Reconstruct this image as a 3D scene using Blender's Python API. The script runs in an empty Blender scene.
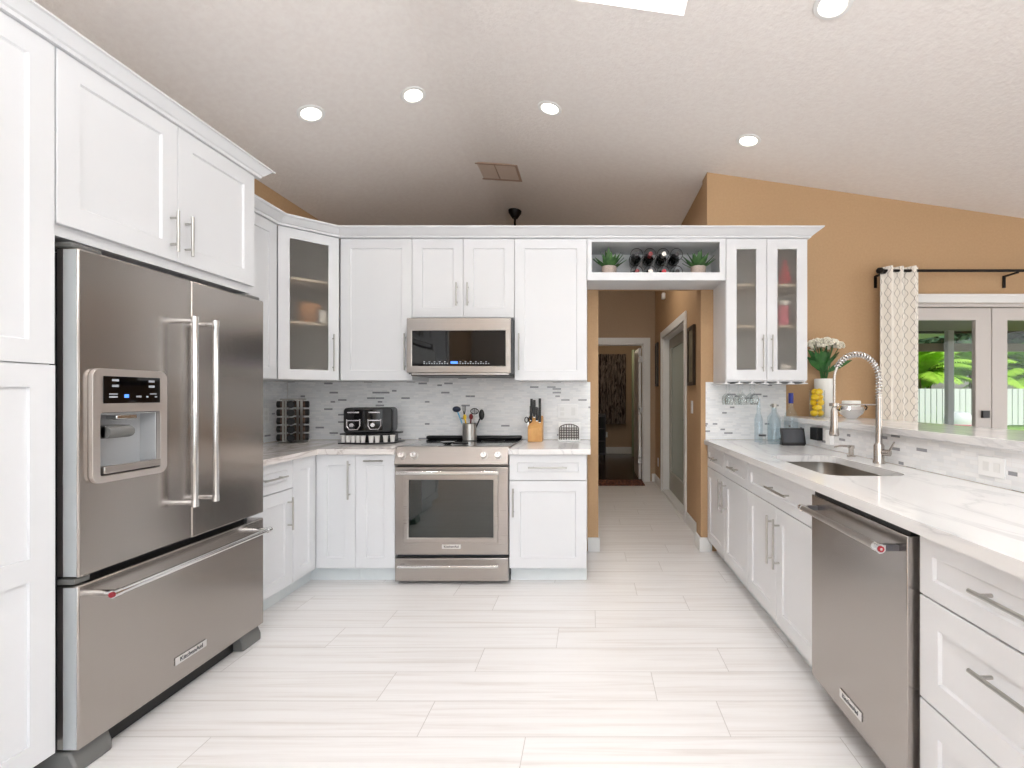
import bpy, bmesh, math, random
from mathutils import Vector, Matrix
from mathutils.geometry import tessellate_polygon
random.seed(7)
PI = math.pi
S = bpy.context.scene
COL = S.collection

# ------------------------------------------------------------------ camera
cam_d = bpy.data.cameras.new('camera'); cam = bpy.data.objects.new('camera', cam_d); COL.objects.link(cam)
cam.location = (0, 0, 1.27); cam.rotation_euler = (PI/2, 0, 0)
cam_d.sensor_fit = 'HORIZONTAL'; cam_d.sensor_width = 36
cam_d.lens = 36*477/1024
cam_d.shift_x = -78/1024; cam_d.shift_y = 12/1024
cam_d.clip_start = 0.05; cam_d.clip_end = 300
S.camera = cam
# ------------------------------------------------------------------ view
S.view_settings.view_transform = 'Standard'; S.view_settings.look = 'None'
S.view_settings.gamma = 1; S.view_settings.use_curve_mapping = False
S.view_settings.exposure = 0.05
# ------------------------------------------------------------------ world, sun, daylight, fill lamps
W = bpy.data.worlds.new('sky'); S.world = W; W.use_nodes = True
wn = W.node_tree; bgn = wn.nodes['Background']
sky = wn.nodes.new('ShaderNodeTexSky'); sky.sky_type = 'NISHITA'
sky.sun_elevation = math.radians(55); sky.sun_rotation = math.radians(150); sky.sun_disc = False
sky.air_density = 1.0; sky.dust_density = 2.0
wn.links.new(sky.outputs[0], bgn.inputs[0]); bgn.inputs[1].default_value = 0.16
def lamp(name, kind, loc, energy, color=(1, 1, 1), rot=(0, 0, 0), size=1, size_y=None, parent=None, **kw):
    d = bpy.data.lights.new(name, kind); d.energy = energy; d.color = color
    if kind == 'AREA':
        d.size = size
        if size_y: d.shape = 'RECTANGLE'; d.size_y = size_y
    for k, v in kw.items(): setattr(d, k, v)
    o = bpy.data.objects.new(name, d); o.location = loc; o.rotation_euler = rot; COL.objects.link(o)
    if parent: o.parent = parent
    return o
lamp('sun_lamp', 'SUN', (8, 0, 20), 2.0, (1, .96, .9), (math.radians(38), math.radians(-12), math.radians(20)), angle=math.radians(1))
# two unseen fill lamps added to brighten the room, then daylight from the skylight
lamp('rear_fill_lamp', 'AREA', (0.9, -3.02, 1.65), 60, (.87, .94, 1), (PI/2, 0, 0), 5.0, 1.9)
lamp('dining_fill_lamp', 'AREA', (6.15, 0.9, 1.35), 55, (.92, .96, 1), (PI/2, 0, PI/2), 2.6, 1.7)
lamp('skylight_daylight', 'AREA', (0.157, 1.79, 3.50), 14, (.96, .98, 1), (0, 0, 0), 0.5, 1.0)
# unseen fill lamp added behind the camera, aimed up to brighten the ceiling
lamp('ceiling_bounce_fill', 'AREA', (0.4, -0.9, 2.0), 152, (.925, .965, 1), (PI, 0, 0), 0.8, 0.8)

# ------------------------------------------------------------------ materials
def s2l(c):
    return tuple(((v/255)/12.92 if v/255 <= .04045 else ((v/255+.055)/1.055)**2.4) for v in c)
def mat(name, rgb, rough=.5, metal=0., **kw):
    m = bpy.data.materials.new(name); m.use_nodes = True
    b = m.node_tree.nodes['Principled BSDF']
    b.inputs['Base Color'].default_value = (*s2l(rgb), 1)
    b.inputs['Roughness'].default_value = rough; b.inputs['Metallic'].default_value = metal
    for k, v in kw.items(): b.inputs[k.replace('_', ' ')].default_value = v
    return m
def nd(m, t, **kw):
    n = m.node_tree.nodes.new(t)
    for k, v in kw.items(): setattr(n, k, v)
    return n
def lk(m, a, b): m.node_tree.links.new(a, b)
def bsdf(m): return m.node_tree.nodes['Principled BSDF']
def coords(m, scale=(1, 1, 1), out='Object'):
    tc = nd(m, 'ShaderNodeTexCoord'); mp = nd(m, 'ShaderNodeMapping'); mp.inputs['Scale'].default_value = scale
    lk(m, tc.outputs[out], mp.inputs[0]); return mp.outputs[0]
def ramp(m, fac, stops, interp='LINEAR'):
    r = nd(m, 'ShaderNodeValToRGB'); r.color_ramp.interpolation = interp
    e = r.color_ramp.elements
    while len(e) < len(stops): e.new(.5)
    for i, (p, c) in enumerate(stops): e[i].position = p; e[i].color = (*s2l(c), 1)
    lk(m, fac, r.inputs[0]); return r.outputs[0]
def noise(m, vec, scale, detail=3, rough=.5, dist=0):
    n = nd(m, 'ShaderNodeTexNoise'); n.inputs['Scale'].default_value = scale; n.inputs['Detail'].default_value = detail
    n.inputs['Roughness'].default_value = rough; n.inputs['Distortion'].default_value = dist
    lk(m, vec, n.inputs['Vector']); return n.outputs['Fac']
def bump(m, h, strength=.2, dist=.01):
    b = nd(m, 'ShaderNodeBump'); b.inputs['Strength'].default_value = strength; b.inputs['Distance'].default_value = dist
    lk(m, h, b.inputs['Height']); lk(m, b.outputs[0], bsdf(m).inputs['Normal'])
def speck(name, rgb, rgb2, scale=20, rough=.6, bs=0, **kw):
    m = mat(name, rgb, rough, **kw); f = noise(m, coords(m), scale, 4)
    lk(m, ramp(m, f, [(.35, rgb), (.65, rgb2)]), bsdf(m).inputs['Base Color'])
    if bs: bump(m, f, bs)
    return m

M = {}
M['white'] = speck('cabinet_white_paint', (229, 230, 232), (227, 228, 230), 3, .32)
M['whitein'] = mat('cabinet_inside_white', (222, 223, 224), .5)
M['trim'] = mat('white_trim_paint', (238, 238, 236), .4)
M['grayish'] = speck('toe_kick_paint', (234, 239, 240), (230, 236, 237), 6, .5)
M['wall'] = speck('tan_wall_paint', (192, 158, 120), (188, 154, 116), 60, .75, .05)
M['wallw'] = speck('pale_wall_paint', (220, 215, 208), (214, 209, 202), 40, .8, .05)
M['wallt'] = speck('taupe_wall_paint', (184, 160, 134), (178, 154, 128), 60, .8, .05)
m = speck('textured_ceiling_paint', (241, 236, 232), (237, 231, 227), 30, .85)
f = noise(m, coords(m), 45, 5, .6); bump(m, f, .35, .012); M['ceil'] = m
def steel(name, rgb, rough, axis):
    m = mat(name, rgb, rough, 1.0)
    sc = {'z': (90, 90, 1.2), 'x': (1.2, 90, 90), 'y': (60, 1.5, 60)}[axis]
    f = noise(m, coords(m, sc), 3, 3)
    r = nd(m, 'ShaderNodeMapRange'); r.inputs[3].default_value = rough-.02; r.inputs[4].default_value = rough+.025
    lk(m, f, r.inputs[0]); lk(m, r.outputs[0], bsdf(m).inputs['Roughness'])
    c = ramp(m, f, [(.2, tuple(v-3 for v in rgb)), (.8, tuple(min(255, v+2) for v in rgb))])
    lk(m, c, bsdf(m).inputs['Base Color'])
    return m
M['steel'] = steel('brushed_stainless_steel', (176, 170, 164), .30, 'x')
M['steelv'] = steel('brushed_stainless_upright', (174, 168, 163), .24, 'z')
M['steelw'] = steel('warm_stainless_steel', (180, 174, 169), .28, 'x')
M['nickel'] = mat('satin_nickel', (190, 188, 184), .28, 1.0)
M['chrome'] = mat('polished_chrome', (225, 225, 225), .1, 1.0)
M['faucet'] = mat('brushed_nickel_faucet', (188, 182, 176), .25, 1.0)
M['sink'] = mat('sink_steel', (165, 158, 150), .3, 1.0)
M['darkgray'] = mat('dark_grey_enamel', (70, 72, 76), .4)
M['midgray'] = mat('grey_plastic', (112, 112, 110), .45)
M['lightgray'] = mat('light_grey_plastic', (178, 180, 182), .35)
M['black'] = mat('black_plastic', (16, 16, 18), .35)
M['gloss'] = mat('black_glass', (8, 8, 10), .04)
M['ovenglass'] = mat('tinted_oven_glass', (14, 24, 20), .03, IOR=1.85)
M['cooktop'] = mat('black_glass_cooktop', (40, 40, 42), .08, **{'Specular_IOR_Level': .8})
M['red'] = mat('red_enamel', (190, 20, 40), .3)
M['iron'] = mat('black_iron', (22, 18, 16), .45, .6)
M['plate'] = mat('white_plastic_plate', (250, 250, 249), .3)
M['slot'] = mat('slot_shadow_grey', (120, 120, 120), .5)
M['ink'] = mat('badge_lettering_grey', (60, 60, 62), .4)
M['icon'] = mat('printed_icon_white', (165, 170, 176), .4)
M['blueicon'] = mat('blue_display_digits', (60, 110, 230), .4, **{'Emission_Color': (.1, .3, 1, 1), 'Emission_Strength': 1.2})
M['wood'] = speck('light_block_wood', (222, 170, 104), (206, 150, 86), 14, .45)
M['shelfwood'] = mat('pale_shelf_edge', (226, 214, 198), .5)
M['leaf'] = speck('green_leaf', (58, 96, 52), (86, 128, 70), 25, .5)
M['leafd'] = speck('deep_green_leaf', (30, 82, 32), (52, 110, 46), 20, .4)
M['petal'] = mat('white_petal', (246, 242, 226), .6)
M['pot'] = speck('speckled_ceramic_pot', (214, 196, 184), (190, 172, 160), 120, .6)
M['vase'] = mat('white_ceramic', (238, 238, 234), .3)
M['lemon'] = speck('lemon_skin', (246, 208, 30), (240, 194, 14), 30, .45, .1)
M['bottle'] = mat('dark_wine_bottle_glass', (14, 18, 16), .08)
M['paperw'] = mat('white_paper', (236, 234, 230), .7)
M['pink'] = mat('pink_print', (222, 120, 140), .5)
M['wred'] = mat('wine_foil_red', (130, 30, 36), .35)
M['wfoil'] = mat('wine_foil_black', (28, 20, 24), .3)
M['wsilver'] = mat('wine_foil_silver', (205, 198, 190), .3, .6)
M['orange'] = mat('terracotta_bowl', (205, 150, 100), .5)
M['yellow'] = mat('yellow_silicone', (232, 190, 40), .5)
M['navy'] = mat('navy_nylon', (30, 38, 62), .5)
M['skyblue'] = mat('light_blue_silicone', (110, 180, 215), .5)
M['wine'] = mat('dark_red_silicone', (120, 24, 26), .5)
M['cobalt'] = mat('cobalt_blue_wrap', (26, 42, 130), .35)
M['screen'] = mat('tablet_screen', (64, 68, 74), .12)
def glassmat(name, tint, rough=0., fac=.08):
    m = bpy.data.materials.new(name); m.use_nodes = True; n = m.node_tree.nodes; n.clear()
    out = n.new('ShaderNodeOutputMaterial'); mx = n.new('ShaderNodeMixShader'); tr = n.new('ShaderNodeBsdfTransparent'); gl = n.new('ShaderNodeBsdfGlossy')
    tr.inputs[0].default_value = (*tint, 1); gl.inputs[1].default_value = rough
    fr = n.new('ShaderNodeLayerWeight'); fr.inputs[0].default_value = .5
    pw = n.new('ShaderNodeMath'); pw.operation = 'POWER'; pw.inputs[1].default_value = 4
    ma = n.new('ShaderNodeMath'); ma.operation = 'MULTIPLY_ADD'; ma.inputs[1].default_value = .7; ma.inputs[2].default_value = fac*.5
    m.node_tree.links.new(fr.outputs['Facing'], pw.inputs[0]); m.node_tree.links.new(pw.outputs[0], ma.inputs[0])
    m.node_tree.links.new(ma.outputs[0], mx.inputs[0]); m.node_tree.links.new(tr.outputs[0], mx.inputs[1])
    m.node_tree.links.new(gl.outputs[0], mx.inputs[2]); m.node_tree.links.new(mx.outputs[0], out.inputs[0]); return m
M['glass'] = glassmat('clear_glass', (.97, .985, .98), 0, .025)
M['glassb'] = glassmat('bluish_bottle_glass', (.90, .945, .965), .02, .12)
M['glassc'] = glassmat('clear_stemware', (.95, .97, .97), .02, .16)
m = mat('frosted_glass', (240, 236, 230), .32, 0., **{'Transmission_Weight': .93, 'IOR': 1.12}); M['frost'] = m
def emis(name, c, s):
    m = bpy.data.materials.new(name); m.use_nodes = True; n = m.node_tree.nodes; n.clear()
    o = n.new('ShaderNodeOutputMaterial'); e = n.new('ShaderNodeEmission'); e.inputs[0].default_value = (*c, 1); e.inputs[1].default_value = s
    m.node_tree.links.new(e.outputs[0], o.inputs[0]); return m
M['bulb'] = emis('lit_lamp_diffuser', (1, .95, .86), 6)
M['skypane'] = emis('daylit_skylight_panel', (.97, .99, 1), 1.6)

# floor: long pale tiles, staggered, with soft streaks
def floor_mat():
    m = mat('pale_streaked_floor_tile', (226, 222, 218), .28)
    tc = nd(m, 'ShaderNodeTexCoord'); sp = nd(m, 'ShaderNodeSeparateXYZ'); lk(m, tc.outputs['Object'], sp.inputs[0])
    def mth(op, a, b=None, c=None):
        n = nd(m, 'ShaderNodeMath', operation=op)
        for i, v in enumerate((a, b, c)):
            if v is None: continue
            if isinstance(v, (int, float)): n.inputs[i].default_value = v
            else: lk(m, v, n.inputs[i])
        return n.outputs[0]
    PH, PL = .2095, 1.17
    yy = mth('DIVIDE', mth('SUBTRACT', sp.outputs[1], 1.777), PH); row = mth('FLOOR', yy); fy = mth('FRACT', yy)
    rm = mth('FLOORED_MODULO', mth('ADD', row, 1), 8)
    rr = nd(m, 'ShaderNodeValToRGB'); rr.color_ramp.interpolation = 'CONSTANT'; ee = rr.color_ramp.elements
    offs = [.654, 0, .209, .902, .594, .423, .944, .192]
    while len(ee) < 8: ee.new(.5)
    for i_, v_ in enumerate(offs): ee[i_].position = i_/8; ee[i_].color = (v_, v_, v_, 1)
    lk(m, mth('DIVIDE', mth('ADD', rm, .5), 8), rr.inputs[0]); off = mth('MULTIPLY', rr.outputs[0], 1.0)
    xx = mth('ADD', mth('DIVIDE', mth('ADD', sp.outputs[0], .645), PL), off); colx = mth('FLOOR', xx); fx = mth('FRACT', xx)
    cell = mth('ADD', mth('MULTIPLY', row, 7.31), mth('MULTIPLY', colx, 3.77))
    ex = mth('MULTIPLY', mth('MINIMUM', fx, mth('SUBTRACT', 1, fx)), PL)
    ey = mth('MULTIPLY', mth('MINIMUM', fy, mth('SUBTRACT', 1, fy)), PH)
    edge = mth('MINIMUM', ex, ey)
    grout = mth('LESS_THAN', edge, .0016)
    cb = nd(m, 'ShaderNodeCombineXYZ')
    lk(m, mth('ADD', mth('MULTIPLY', sp.outputs[0], 1.1), mth('MULTIPLY', cell, 1.7)), cb.inputs[0])
    lk(m, mth('ADD', mth('MULTIPLY', sp.outputs[1], 34), mth('MULTIPLY', cell, .9)), cb.inputs[1]); lk(m, cell, cb.inputs[2])
    n1 = noise(m, cb.outputs[0], 1.0, 5, .6, .6)
    c = ramp(m, n1, [(.30, (226, 221, 217)), (.43, (238, 235, 233)), (.58, (245, 243, 242)), (.78, (238, 235, 232))])
    cv = nd(m, 'ShaderNodeTexWhiteNoise', noise_dimensions='1D'); lk(m, cell, cv.inputs['W'])
    mx = nd(m, 'ShaderNodeMix', data_type='RGBA'); mx.inputs[7].default_value = (*s2l((205, 196, 188)), 1)
    lk(m, mth('MULTIPLY', cv.outputs['Value'], .10), mx.inputs[0]); lk(m, c, mx.inputs[6])
    mg = nd(m, 'ShaderNodeMix', data_type='RGBA'); mg.inputs[7].default_value = (*s2l((204, 199, 195)), 1)
    lk(m, grout, mg.inputs[0]); lk(m, mx.outputs[2], mg.inputs[6]); lk(m, mg.outputs[2], bsdf(m).inputs['Base Color'])
    r = mth('ADD', .26, mth('MULTIPLY', n1, .12)); lk(m, r, bsdf(m).inputs['Roughness'])
    return m
M['floor'] = floor_mat()
M['darkfloor'] = speck('dark_wood_floor', (48, 26, 16), (30, 16, 10), 8, .25)
# marble
def marble(name, warm, vein):
    m = mat(name, (236, 232, 228), .12)
    v = coords(m, (1.9, .42, 1.9)); n1 = noise(m, v, 1.9, 6, .56, .9)
    a = nd(m, 'ShaderNodeMath', operation='SUBTRACT'); lk(m, n1, a.inputs[0]); a.inputs[1].default_value = .5
    b = nd(m, 'ShaderNodeMath', operation='ABSOLUTE'); lk(m, a.outputs[0], b.inputs[0])
    c = ramp(m, b.outputs[0], [(0, vein), (.012, tuple((a_*2+b_)//3 for a_, b_ in zip(warm, vein))), (.035, warm), (.3, tuple(min(255, v_+3) for v_ in warm))])
    lk(m, c, bsdf(m).inputs['Base Color']); return m
M['marble'] = marble('white_veined_marble', (236, 235, 234), (214, 213, 213))
M['marbleg'] = marble('greyish_veined_marble', (232, 226, 222), (196, 186, 180))
# mosaic splash: thin strips, a few grey ones
def mosaic(name, axis, h=.0150, w=.070, grey=.88):
    m = mat(name, (232, 233, 234), .18)
    tc = nd(m, 'ShaderNodeTexCoord'); sp = nd(m, 'ShaderNodeSeparateXYZ'); lk(m, tc.outputs['Object'], sp.inputs[0])
    cb = nd(m, 'ShaderNodeCombineXYZ'); lk(m, sp.outputs[axis], cb.inputs[0]); lk(m, sp.outputs[2], cb.inputs[1])
    b = nd(m, 'ShaderNodeTexBrick'); lk(m, cb.outputs[0], b.inputs['Vector'])
    b.inputs['Scale'].default_value = 1; b.inputs['Brick Width'].default_value = w; b.inputs['Row Height'].default_value = h
    b.inputs['Mortar Size'].default_value = .0009; b.inputs['Mortar Smooth'].default_value = 0; b.inputs['Bias'].default_value = 0
    b.inputs['Color1'].default_value = (0, 0, 0, 1); b.inputs['Color2'].default_value = (1, 1, 1, 1); b.inputs['Mortar'].default_value = (.45, .45, .45, 1)
    b.offset = .37; b.offset_frequency = 2; b.squash = .55; b.squash_frequency = 3
    c = ramp(m, b.outputs['Color'], [(0, (246, 247, 248)), (.2, (242, 243, 244)), (.42, (250, 250, 250)), (.66, (238, 239, 240)), (grey, (158, 159, 163)), (grey+.045, (247, 247, 247))], 'CONSTANT')
    mg = nd(m, 'ShaderNodeMix', data_type='RGBA'); mg.inputs[7].default_value = (*s2l((242, 241, 240)), 1)
    lk(m, b.outputs['Fac'], mg.inputs[0]); lk(m, c, mg.inputs[6]); lk(m, mg.outputs[2], bsdf(m).inputs['Base Color'])
    bump(m, b.outputs['Fac'], -.2, .002); return m
M['mosx'] = mosaic('mosaic_strip_tile', 0)
M['mosy'] = mosaic('mosaic_strip_tile_side', 1)
M['mosp'] = mosaic('mosaic_strip_tile_bar', 1, .0170, .075, .80)

# ------------------------------------------------------------------ mesh tools
class MB:
    def __init__(s): s.bm = bmesh.new(); s.mats = []; s.mi = 0
    def use(s, m):
        if m not in s.mats: s.mats.append(m)
        s.mi = s.mats.index(m); return s
    def _f(s, vs):
        try: f = s.bm.faces.new(vs); f.material_index = s.mi; return f
        except ValueError: return None
    def box(s, x0, y0, z0, x1, y1, z1, mtx=None):
        P = [(x, y, z) for z in (z0, z1) for y in (y0, y1) for x in (x0, x1)]
        v = [s.bm.verts.new(mtx @ Vector(p) if mtx else p) for p in P]
        for q in ((0, 2, 3, 1), (4, 5, 7, 6), (0, 1, 5, 4), (2, 6, 7, 3), (0, 4, 6, 2), (1, 3, 7, 5)): s._f([v[i] for i in q])
        return s
    def prism(s, pts, z0, z1, f=None):
        """pts: 2D outline; f maps (a,b,c) to 3D"""
        f = f or (lambda a, b, c: (a, b, c))
        lo = [s.bm.verts.new(f(a, b, z0)) for a, b in pts]; hi = [s.bm.verts.new(f(a, b, z1)) for a, b in pts]
        s._f(lo[::-1]); s._f(hi); n = len(pts)
        for i in range(n): s._f([lo[i], lo[(i+1) % n], hi[(i+1) % n], hi[i]])
        return s
    def holed(s, outer, inner, z0, z1, f=None):
        f = f or (lambda a, b, c: (a, b, c))
        pts = outer+inner
        tris = tessellate_polygon([[Vector((a, b, 0)) for a, b in outer], [Vector((a, b, 0)) for a, b in inner]])
        lo = [s.bm.verts.new(f(a, b, z0)) for a, b in pts]; hi = [s.bm.verts.new(f(a, b, z1)) for a, b in pts]
        for t in tris: s._f([lo[i] for i in t]); s._f([hi[i] for i in t])
        for base, n in ((0, len(outer)), (len(outer), len(inner))):
            for i in range(n):
                a, b = base+i, base+(i+1) % n; s._f([lo[a], lo[b], hi[b], hi[a]])
        return s
    def cyl(s, p, q, r, r2=None, n=16, cap=True):
        p, q = Vector(p), Vector(q); d = q-p; r2 = r if r2 is None else r2
        up = Vector((0, 0, 1)) if abs(d.normalized().z) < .99 else Vector((1, 0, 0))
        a = d.cross(up).normalized(); b = d.cross(a).normalized()
        A = [s.bm.verts.new(p+(a*math.cos(t)+b*math.sin(t))*r) for t in [2*PI*i/n for i in range(n)]]
        B = [s.bm.verts.new(q+(a*math.cos(t)+b*math.sin(t))*r2) for t in [2*PI*i/n for i in range(n)]]
        for i in range(n): s._f([A[i], A[(i+1) % n], B[(i+1) % n], B[i]])
        if cap: s._f(A[::-1]); s._f(B)
        return s
    def tube(s, path, r, n=8, closed=False):
        P = [Vector(p) for p in path]; rings = []; prev = None; m = len(P)
        for i, p in enumerate(P):
            if closed: d = P[(i+1) % m]-P[i-1]
            else: d = P[min(i+1, m-1)]-P[max(i-1, 0)]
            d.normalize()
            if prev is None:
                up = Vector((0, 0, 1)) if abs(d.z) < .9 else Vector((1, 0, 0)); a = d.cross(up).normalized()
            else:
                a = prev-d*prev.dot(d)
                a = a.normalized() if a.length > 1e-6 else d.orthogonal().normalized()
            prev = a; b = d.cross(a); rr = r[i] if isinstance(r, (list, tuple)) else r
            rings.append([s.bm.verts.new(p+(a*math.cos(2*PI*k/n)+b*math.sin(2*PI*k/n))*rr) for k in range(n)])
        for i in range(m if closed else m-1):
            A, B = rings[i], rings[(i+1) % m]
            for k in range(n): s._f([A[k], A[(k+1) % n], B[(k+1) % n], B[k]])
        if not closed: s._f(rings[0][::-1]); s._f(rings[-1])
        return s
    def lathe(s, prof, n=24, c=(0, 0, 0), mtx=None):
        rings = []
        for r, z in prof:
            if r < 1e-5:
                p = Vector((c[0], c[1], c[2]+z)); rings.append([s.bm.verts.new(mtx @ p if mtx else p)])
            else:
                L = []
                for k in range(n):
                    p = Vector((c[0]+r*math.cos(2*PI*k/n), c[1]+r*math.sin(2*PI*k/n), c[2]+z)); L.append(s.bm.verts.new(mtx @ p if mtx else p))
                rings.append(L)
        for A, B in zip(rings, rings[1:]):
            if len(A) == 1 and len(B) == 1: continue
            for k in range(n):
                if len(A) == 1: s._f([A[0], B[(k+1) % n], B[k]])
                elif len(B) == 1: s._f([A[k], A[(k+1) % n], B[0]])
                else: s._f([A[k], A[(k+1) % n], B[(k+1) % n], B[k]])
        return s
    def ball(s, c, r, n=10, sc=(1, 1, 1), mtx=None):
        prof = [(r*math.sin(PI*i/n), -r*math.cos(PI*i/n)) for i in range(n+1)]
        mm = Matrix.Translation(c) @ (mtx or Matrix()) @ Matrix.Diagonal((*sc, 1))
        return s.lathe(prof, 2*n, (0, 0, 0), mm)
    def blade(s, path, widths, side, thick=.002):
        """leaf along path with widths, side = lateral direction"""
        P = [Vector(p) for p in path]; sd = Vector(side).normalized(); L = []
        for p, w in zip(P, widths):
            up = Vector((0, 0, thick))
            L.append([s.bm.verts.new(p-sd*w), s.bm.verts.new(p-up-Vector((0, 0, w*.25))), s.bm.verts.new(p+sd*w), s.bm.verts.new(p+up-Vector((0, 0, w*.2)))])
        for A, B in zip(L, L[1:]):
            for k in range(4): s._f([A[k], A[(k+1) % 4], B[(k+1) % 4], B[k]])
        s._f(L[0][::-1]); s._f(L[-1]); return s
    def build(s, name, m=None, parent=None, loc=(0, 0, 0), rot=(0, 0, 0), bevel=0, smooth=False, seg=2):
        if m is not None and not s.mats: s.mats = [m]
        bmesh.ops.recalc_face_normals(s.bm, faces=s.bm.faces[:])
        me = bpy.data.meshes.new(name); s.bm.to_mesh(me); s.bm.free()
        for x in s.mats: me.materials.append(x)
        if smooth:
            for p in me.polygons: p.use_smooth = True
            try: me.set_sharp_from_angle(angle=math.radians(40))
            except Exception: pass
        o = bpy.data.objects.new(name, me); COL.objects.link(o); o.location = loc; o.rotation_euler = rot
        if parent: o.parent = parent
        if bevel:
            b = o.modifiers.new('bevel', 'BEVEL'); b.width = bevel; b.segments = seg; b.limit_method = 'ANGLE'; b.angle_limit = math.radians(35)
            if not smooth:
                for p in me.polygons: p.use_smooth = True
                try: me.set_sharp_from_angle(angle=math.radians(35))
                except Exception: pass
                b.harden_normals = False
        return o
def tag(o, label=None, cat=None, group=None, kind=None):
    if label: o['label'] = label
    if cat: o['category'] = cat
    if group: o['group'] = group
    if kind: o['kind'] = kind
    return o
def thing(name, label, cat, loc=(0, 0, 0), rz=0, group=None):
    o = bpy.data.objects.new(name, None); COL.objects.link(o); o.location = loc; o.rotation_euler = (0, 0, rz); o.empty_display_size = .05
    return tag(o, label, cat, group)
def copy_tree(o, parent=None):
    c = o.copy(); COL.objects.link(c); c.parent = parent
    for ch in list(o.children): copy_tree(ch, c)
    return c
def struct(mb, name, m, bevel=0, parent=None, **kw):
    o = mb.build(name, m, parent, bevel=bevel, **kw)
    if not parent: o['kind'] = 'structure'
    return o
def text(body, size, name, m, parent, loc, rot, depth=.0005):
    c = bpy.data.curves.new(name, 'FONT'); c.body = body; c.size = size; c.extrude = depth; c.align_x = 'CENTER'; c.align_y = 'CENTER'
    t = bpy.data.objects.new(name, c); COL.objects.link(t)
    dg = bpy.context.evaluated_depsgraph_get(); me = bpy.data.meshes.new_from_object(t.evaluated_get(dg))
    bpy.data.objects.remove(t); me.materials.clear(); me.materials.append(m)
    o = bpy.data.objects.new(name, me); COL.objects.link(o); o.location = loc; o.rotation_euler = rot; o.parent = parent
    return o
def rrect(x0, y0, x1, y1, r, n=6):
    pts = []
    for cx, cy, a in ((x1-r, y1-r, 0), (x0+r, y1-r, 90), (x0+r, y0+r, 180), (x1-r, y0+r, 270)):
        for i in range(n+1):
            t = math.radians(a+90*i/n); pts.append((cx+r*math.cos(t), cy+r*math.sin(t)))
    return pts

XL, YB = -2.47, 3.90         # left wall plane, kitchen back wall plane
YT = YB-.008                 # face of the tiles
YF = 9.2
def zR(x): return 3.10-.146*(x-.957)
XR_, ZR_ = -1.0, zR(-1.0)
def zC(x):
    a, c = zR(x), 2.874+(ZR_-2.874)*(x-XL)/(XR_-XL); k = .035; m_ = min(a, c)
    return m_-k*math.log(math.exp(-(a-m_)/k)+math.exp(-(c-m_)/k))
XE = 6.2

# ================================================================== SETTING
struct(MB().box(XL-.1, -3.1, -.1, XE, 7.2, 0), 'floor', M['floor'])
struct(MB().box(XL-.1, 7.2, -.1, 4.2, 11.4, -.002), 'floor_bedroom', M['darkfloor'])
# ceiling: two slopes meeting at a ridge, with the skylight opening
SX0, SX1, SY0, SY1 = -.15, .468, 1.2, 2.385
b = MB()
def slab(x0, y0, x1, y1):
    P = [(x, y, zC(x)+d) for d in (0, .12) for y in (y0, y1) for x in (x0, x1)]
    v = [b.bm.verts.new(p) for p in P]
    for q in ((0, 2, 3, 1), (4, 5, 7, 6), (0, 1, 5, 4), (2, 6, 7, 3), (0, 4, 6, 2), (1, 3, 7, 5)): b._f([v[i] for i in q])
xs_ = [XL-.1, -1.9]+[-1.8+.08*i for i in range(20)]+[SX0]
for a_, c_ in zip(xs_, xs_[1:]): slab(a_, -3.1, c_, YF)
slab(SX1, -3.1, XE, YF); slab(SX0, -3.1, SX1, SY0); slab(SX0, SY1, SX1, YF)
bmesh.ops.remove_doubles(b.bm, verts=b.bm.verts[:], dist=.0005)
struct(b, 'ceiling', M['ceil'], smooth=True)
# left wall, back walls
struct(MB().box(XL-.1, -3.1, 0, XL, YF, 3.0), 'wall_left', M['wall'])
JL, JR, LZ = .068, .907, 2.165           # passage opening
b = MB()
b.box(XL, YB, 0, JL, YB+.16, 2.44).box(JL, YB, LZ, JR, YB+.16, 2.44)
b.box(JR, YB, 0, .957, YB+.16, 2.44)
struct(b, 'wall_back', M['wall'])
DX0, DX1, DZ = 2.48, 4.14, 2.03           # french door opening in the dining wall
b = MB()
def vwall(x0, x1, z0, y0=YB, th=.16):
    P = [(x0, z0), (x1, z0), (x1, zC(x1)+.03), (x0, zC(x0)+.03)]
    b.prism(P, y0, y0+th, lambda a, c, d: (a, d, c))
vwall(.957, DX0, 0); vwall(DX0, DX1, DZ); vwall(DX1, XE, 0)
struct(b, 'wall_dining', M['wall'])
# passage: right wall with side door, end wall with doorway
HX = .972
SD0, SD1, SDZ = 4.86, 6.38, 2.04
b = MB()
for y0, y1, z0 in ((YB+.16, SD0, 0), (SD0, SD1, SDZ), (SD1, 7.1, 0)):
    b.prism([(y0, z0), (y1, z0), (y1, 3.12), (y0, 3.12)], HX, HX+.14, lambda a, c, d: (d, a, c))
struct(b, 'wall_hall', M['wall'])
EY = 7.1; ED0, ED1, EDZ = -.05, .80, 2.045
b = MB().box(XL, EY, 0, ED0, EY+.12, 3.4).box(ED0, EY, EDZ, ED1, EY+.12, 3.4).box(ED1, EY, 0, HX+.14, EY+.12, 3.2)
struct(b, 'wall_end', M['wallt'])
b = MB().box(-1.6, 10.5, 0, 3.0, 10.6, 2.7).box(3.0, 7.3, 0, 3.1, 10.6, 2.7).box(-1.7, 7.3, 0, -1.6, 10.6, 2.7).box(-1.7, 7.23, 2.7, 3.1, 10.6, 2.8)
struct(b, 'wall_bedroom', M['wallt'])
# behind the camera
b = MB().box(XL-.1, -3.2, 0, -1.6, -3.1, 3.4).box(3.4, -3.2, 0, XE, -3.1, 3.2).box(-1.6, -3.2, 0, 3.4, -3.1, .7).box(-1.6, -3.2, 2.6, 3.4, -3.1, 3.5)
struct(b, 'wall_rear', M['wallw'])
b = MB().box(XE, -3.2, 0, XE+.1, YB+.16, 2.6)
struct(b, 'wall_right', M['wall'])
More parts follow.
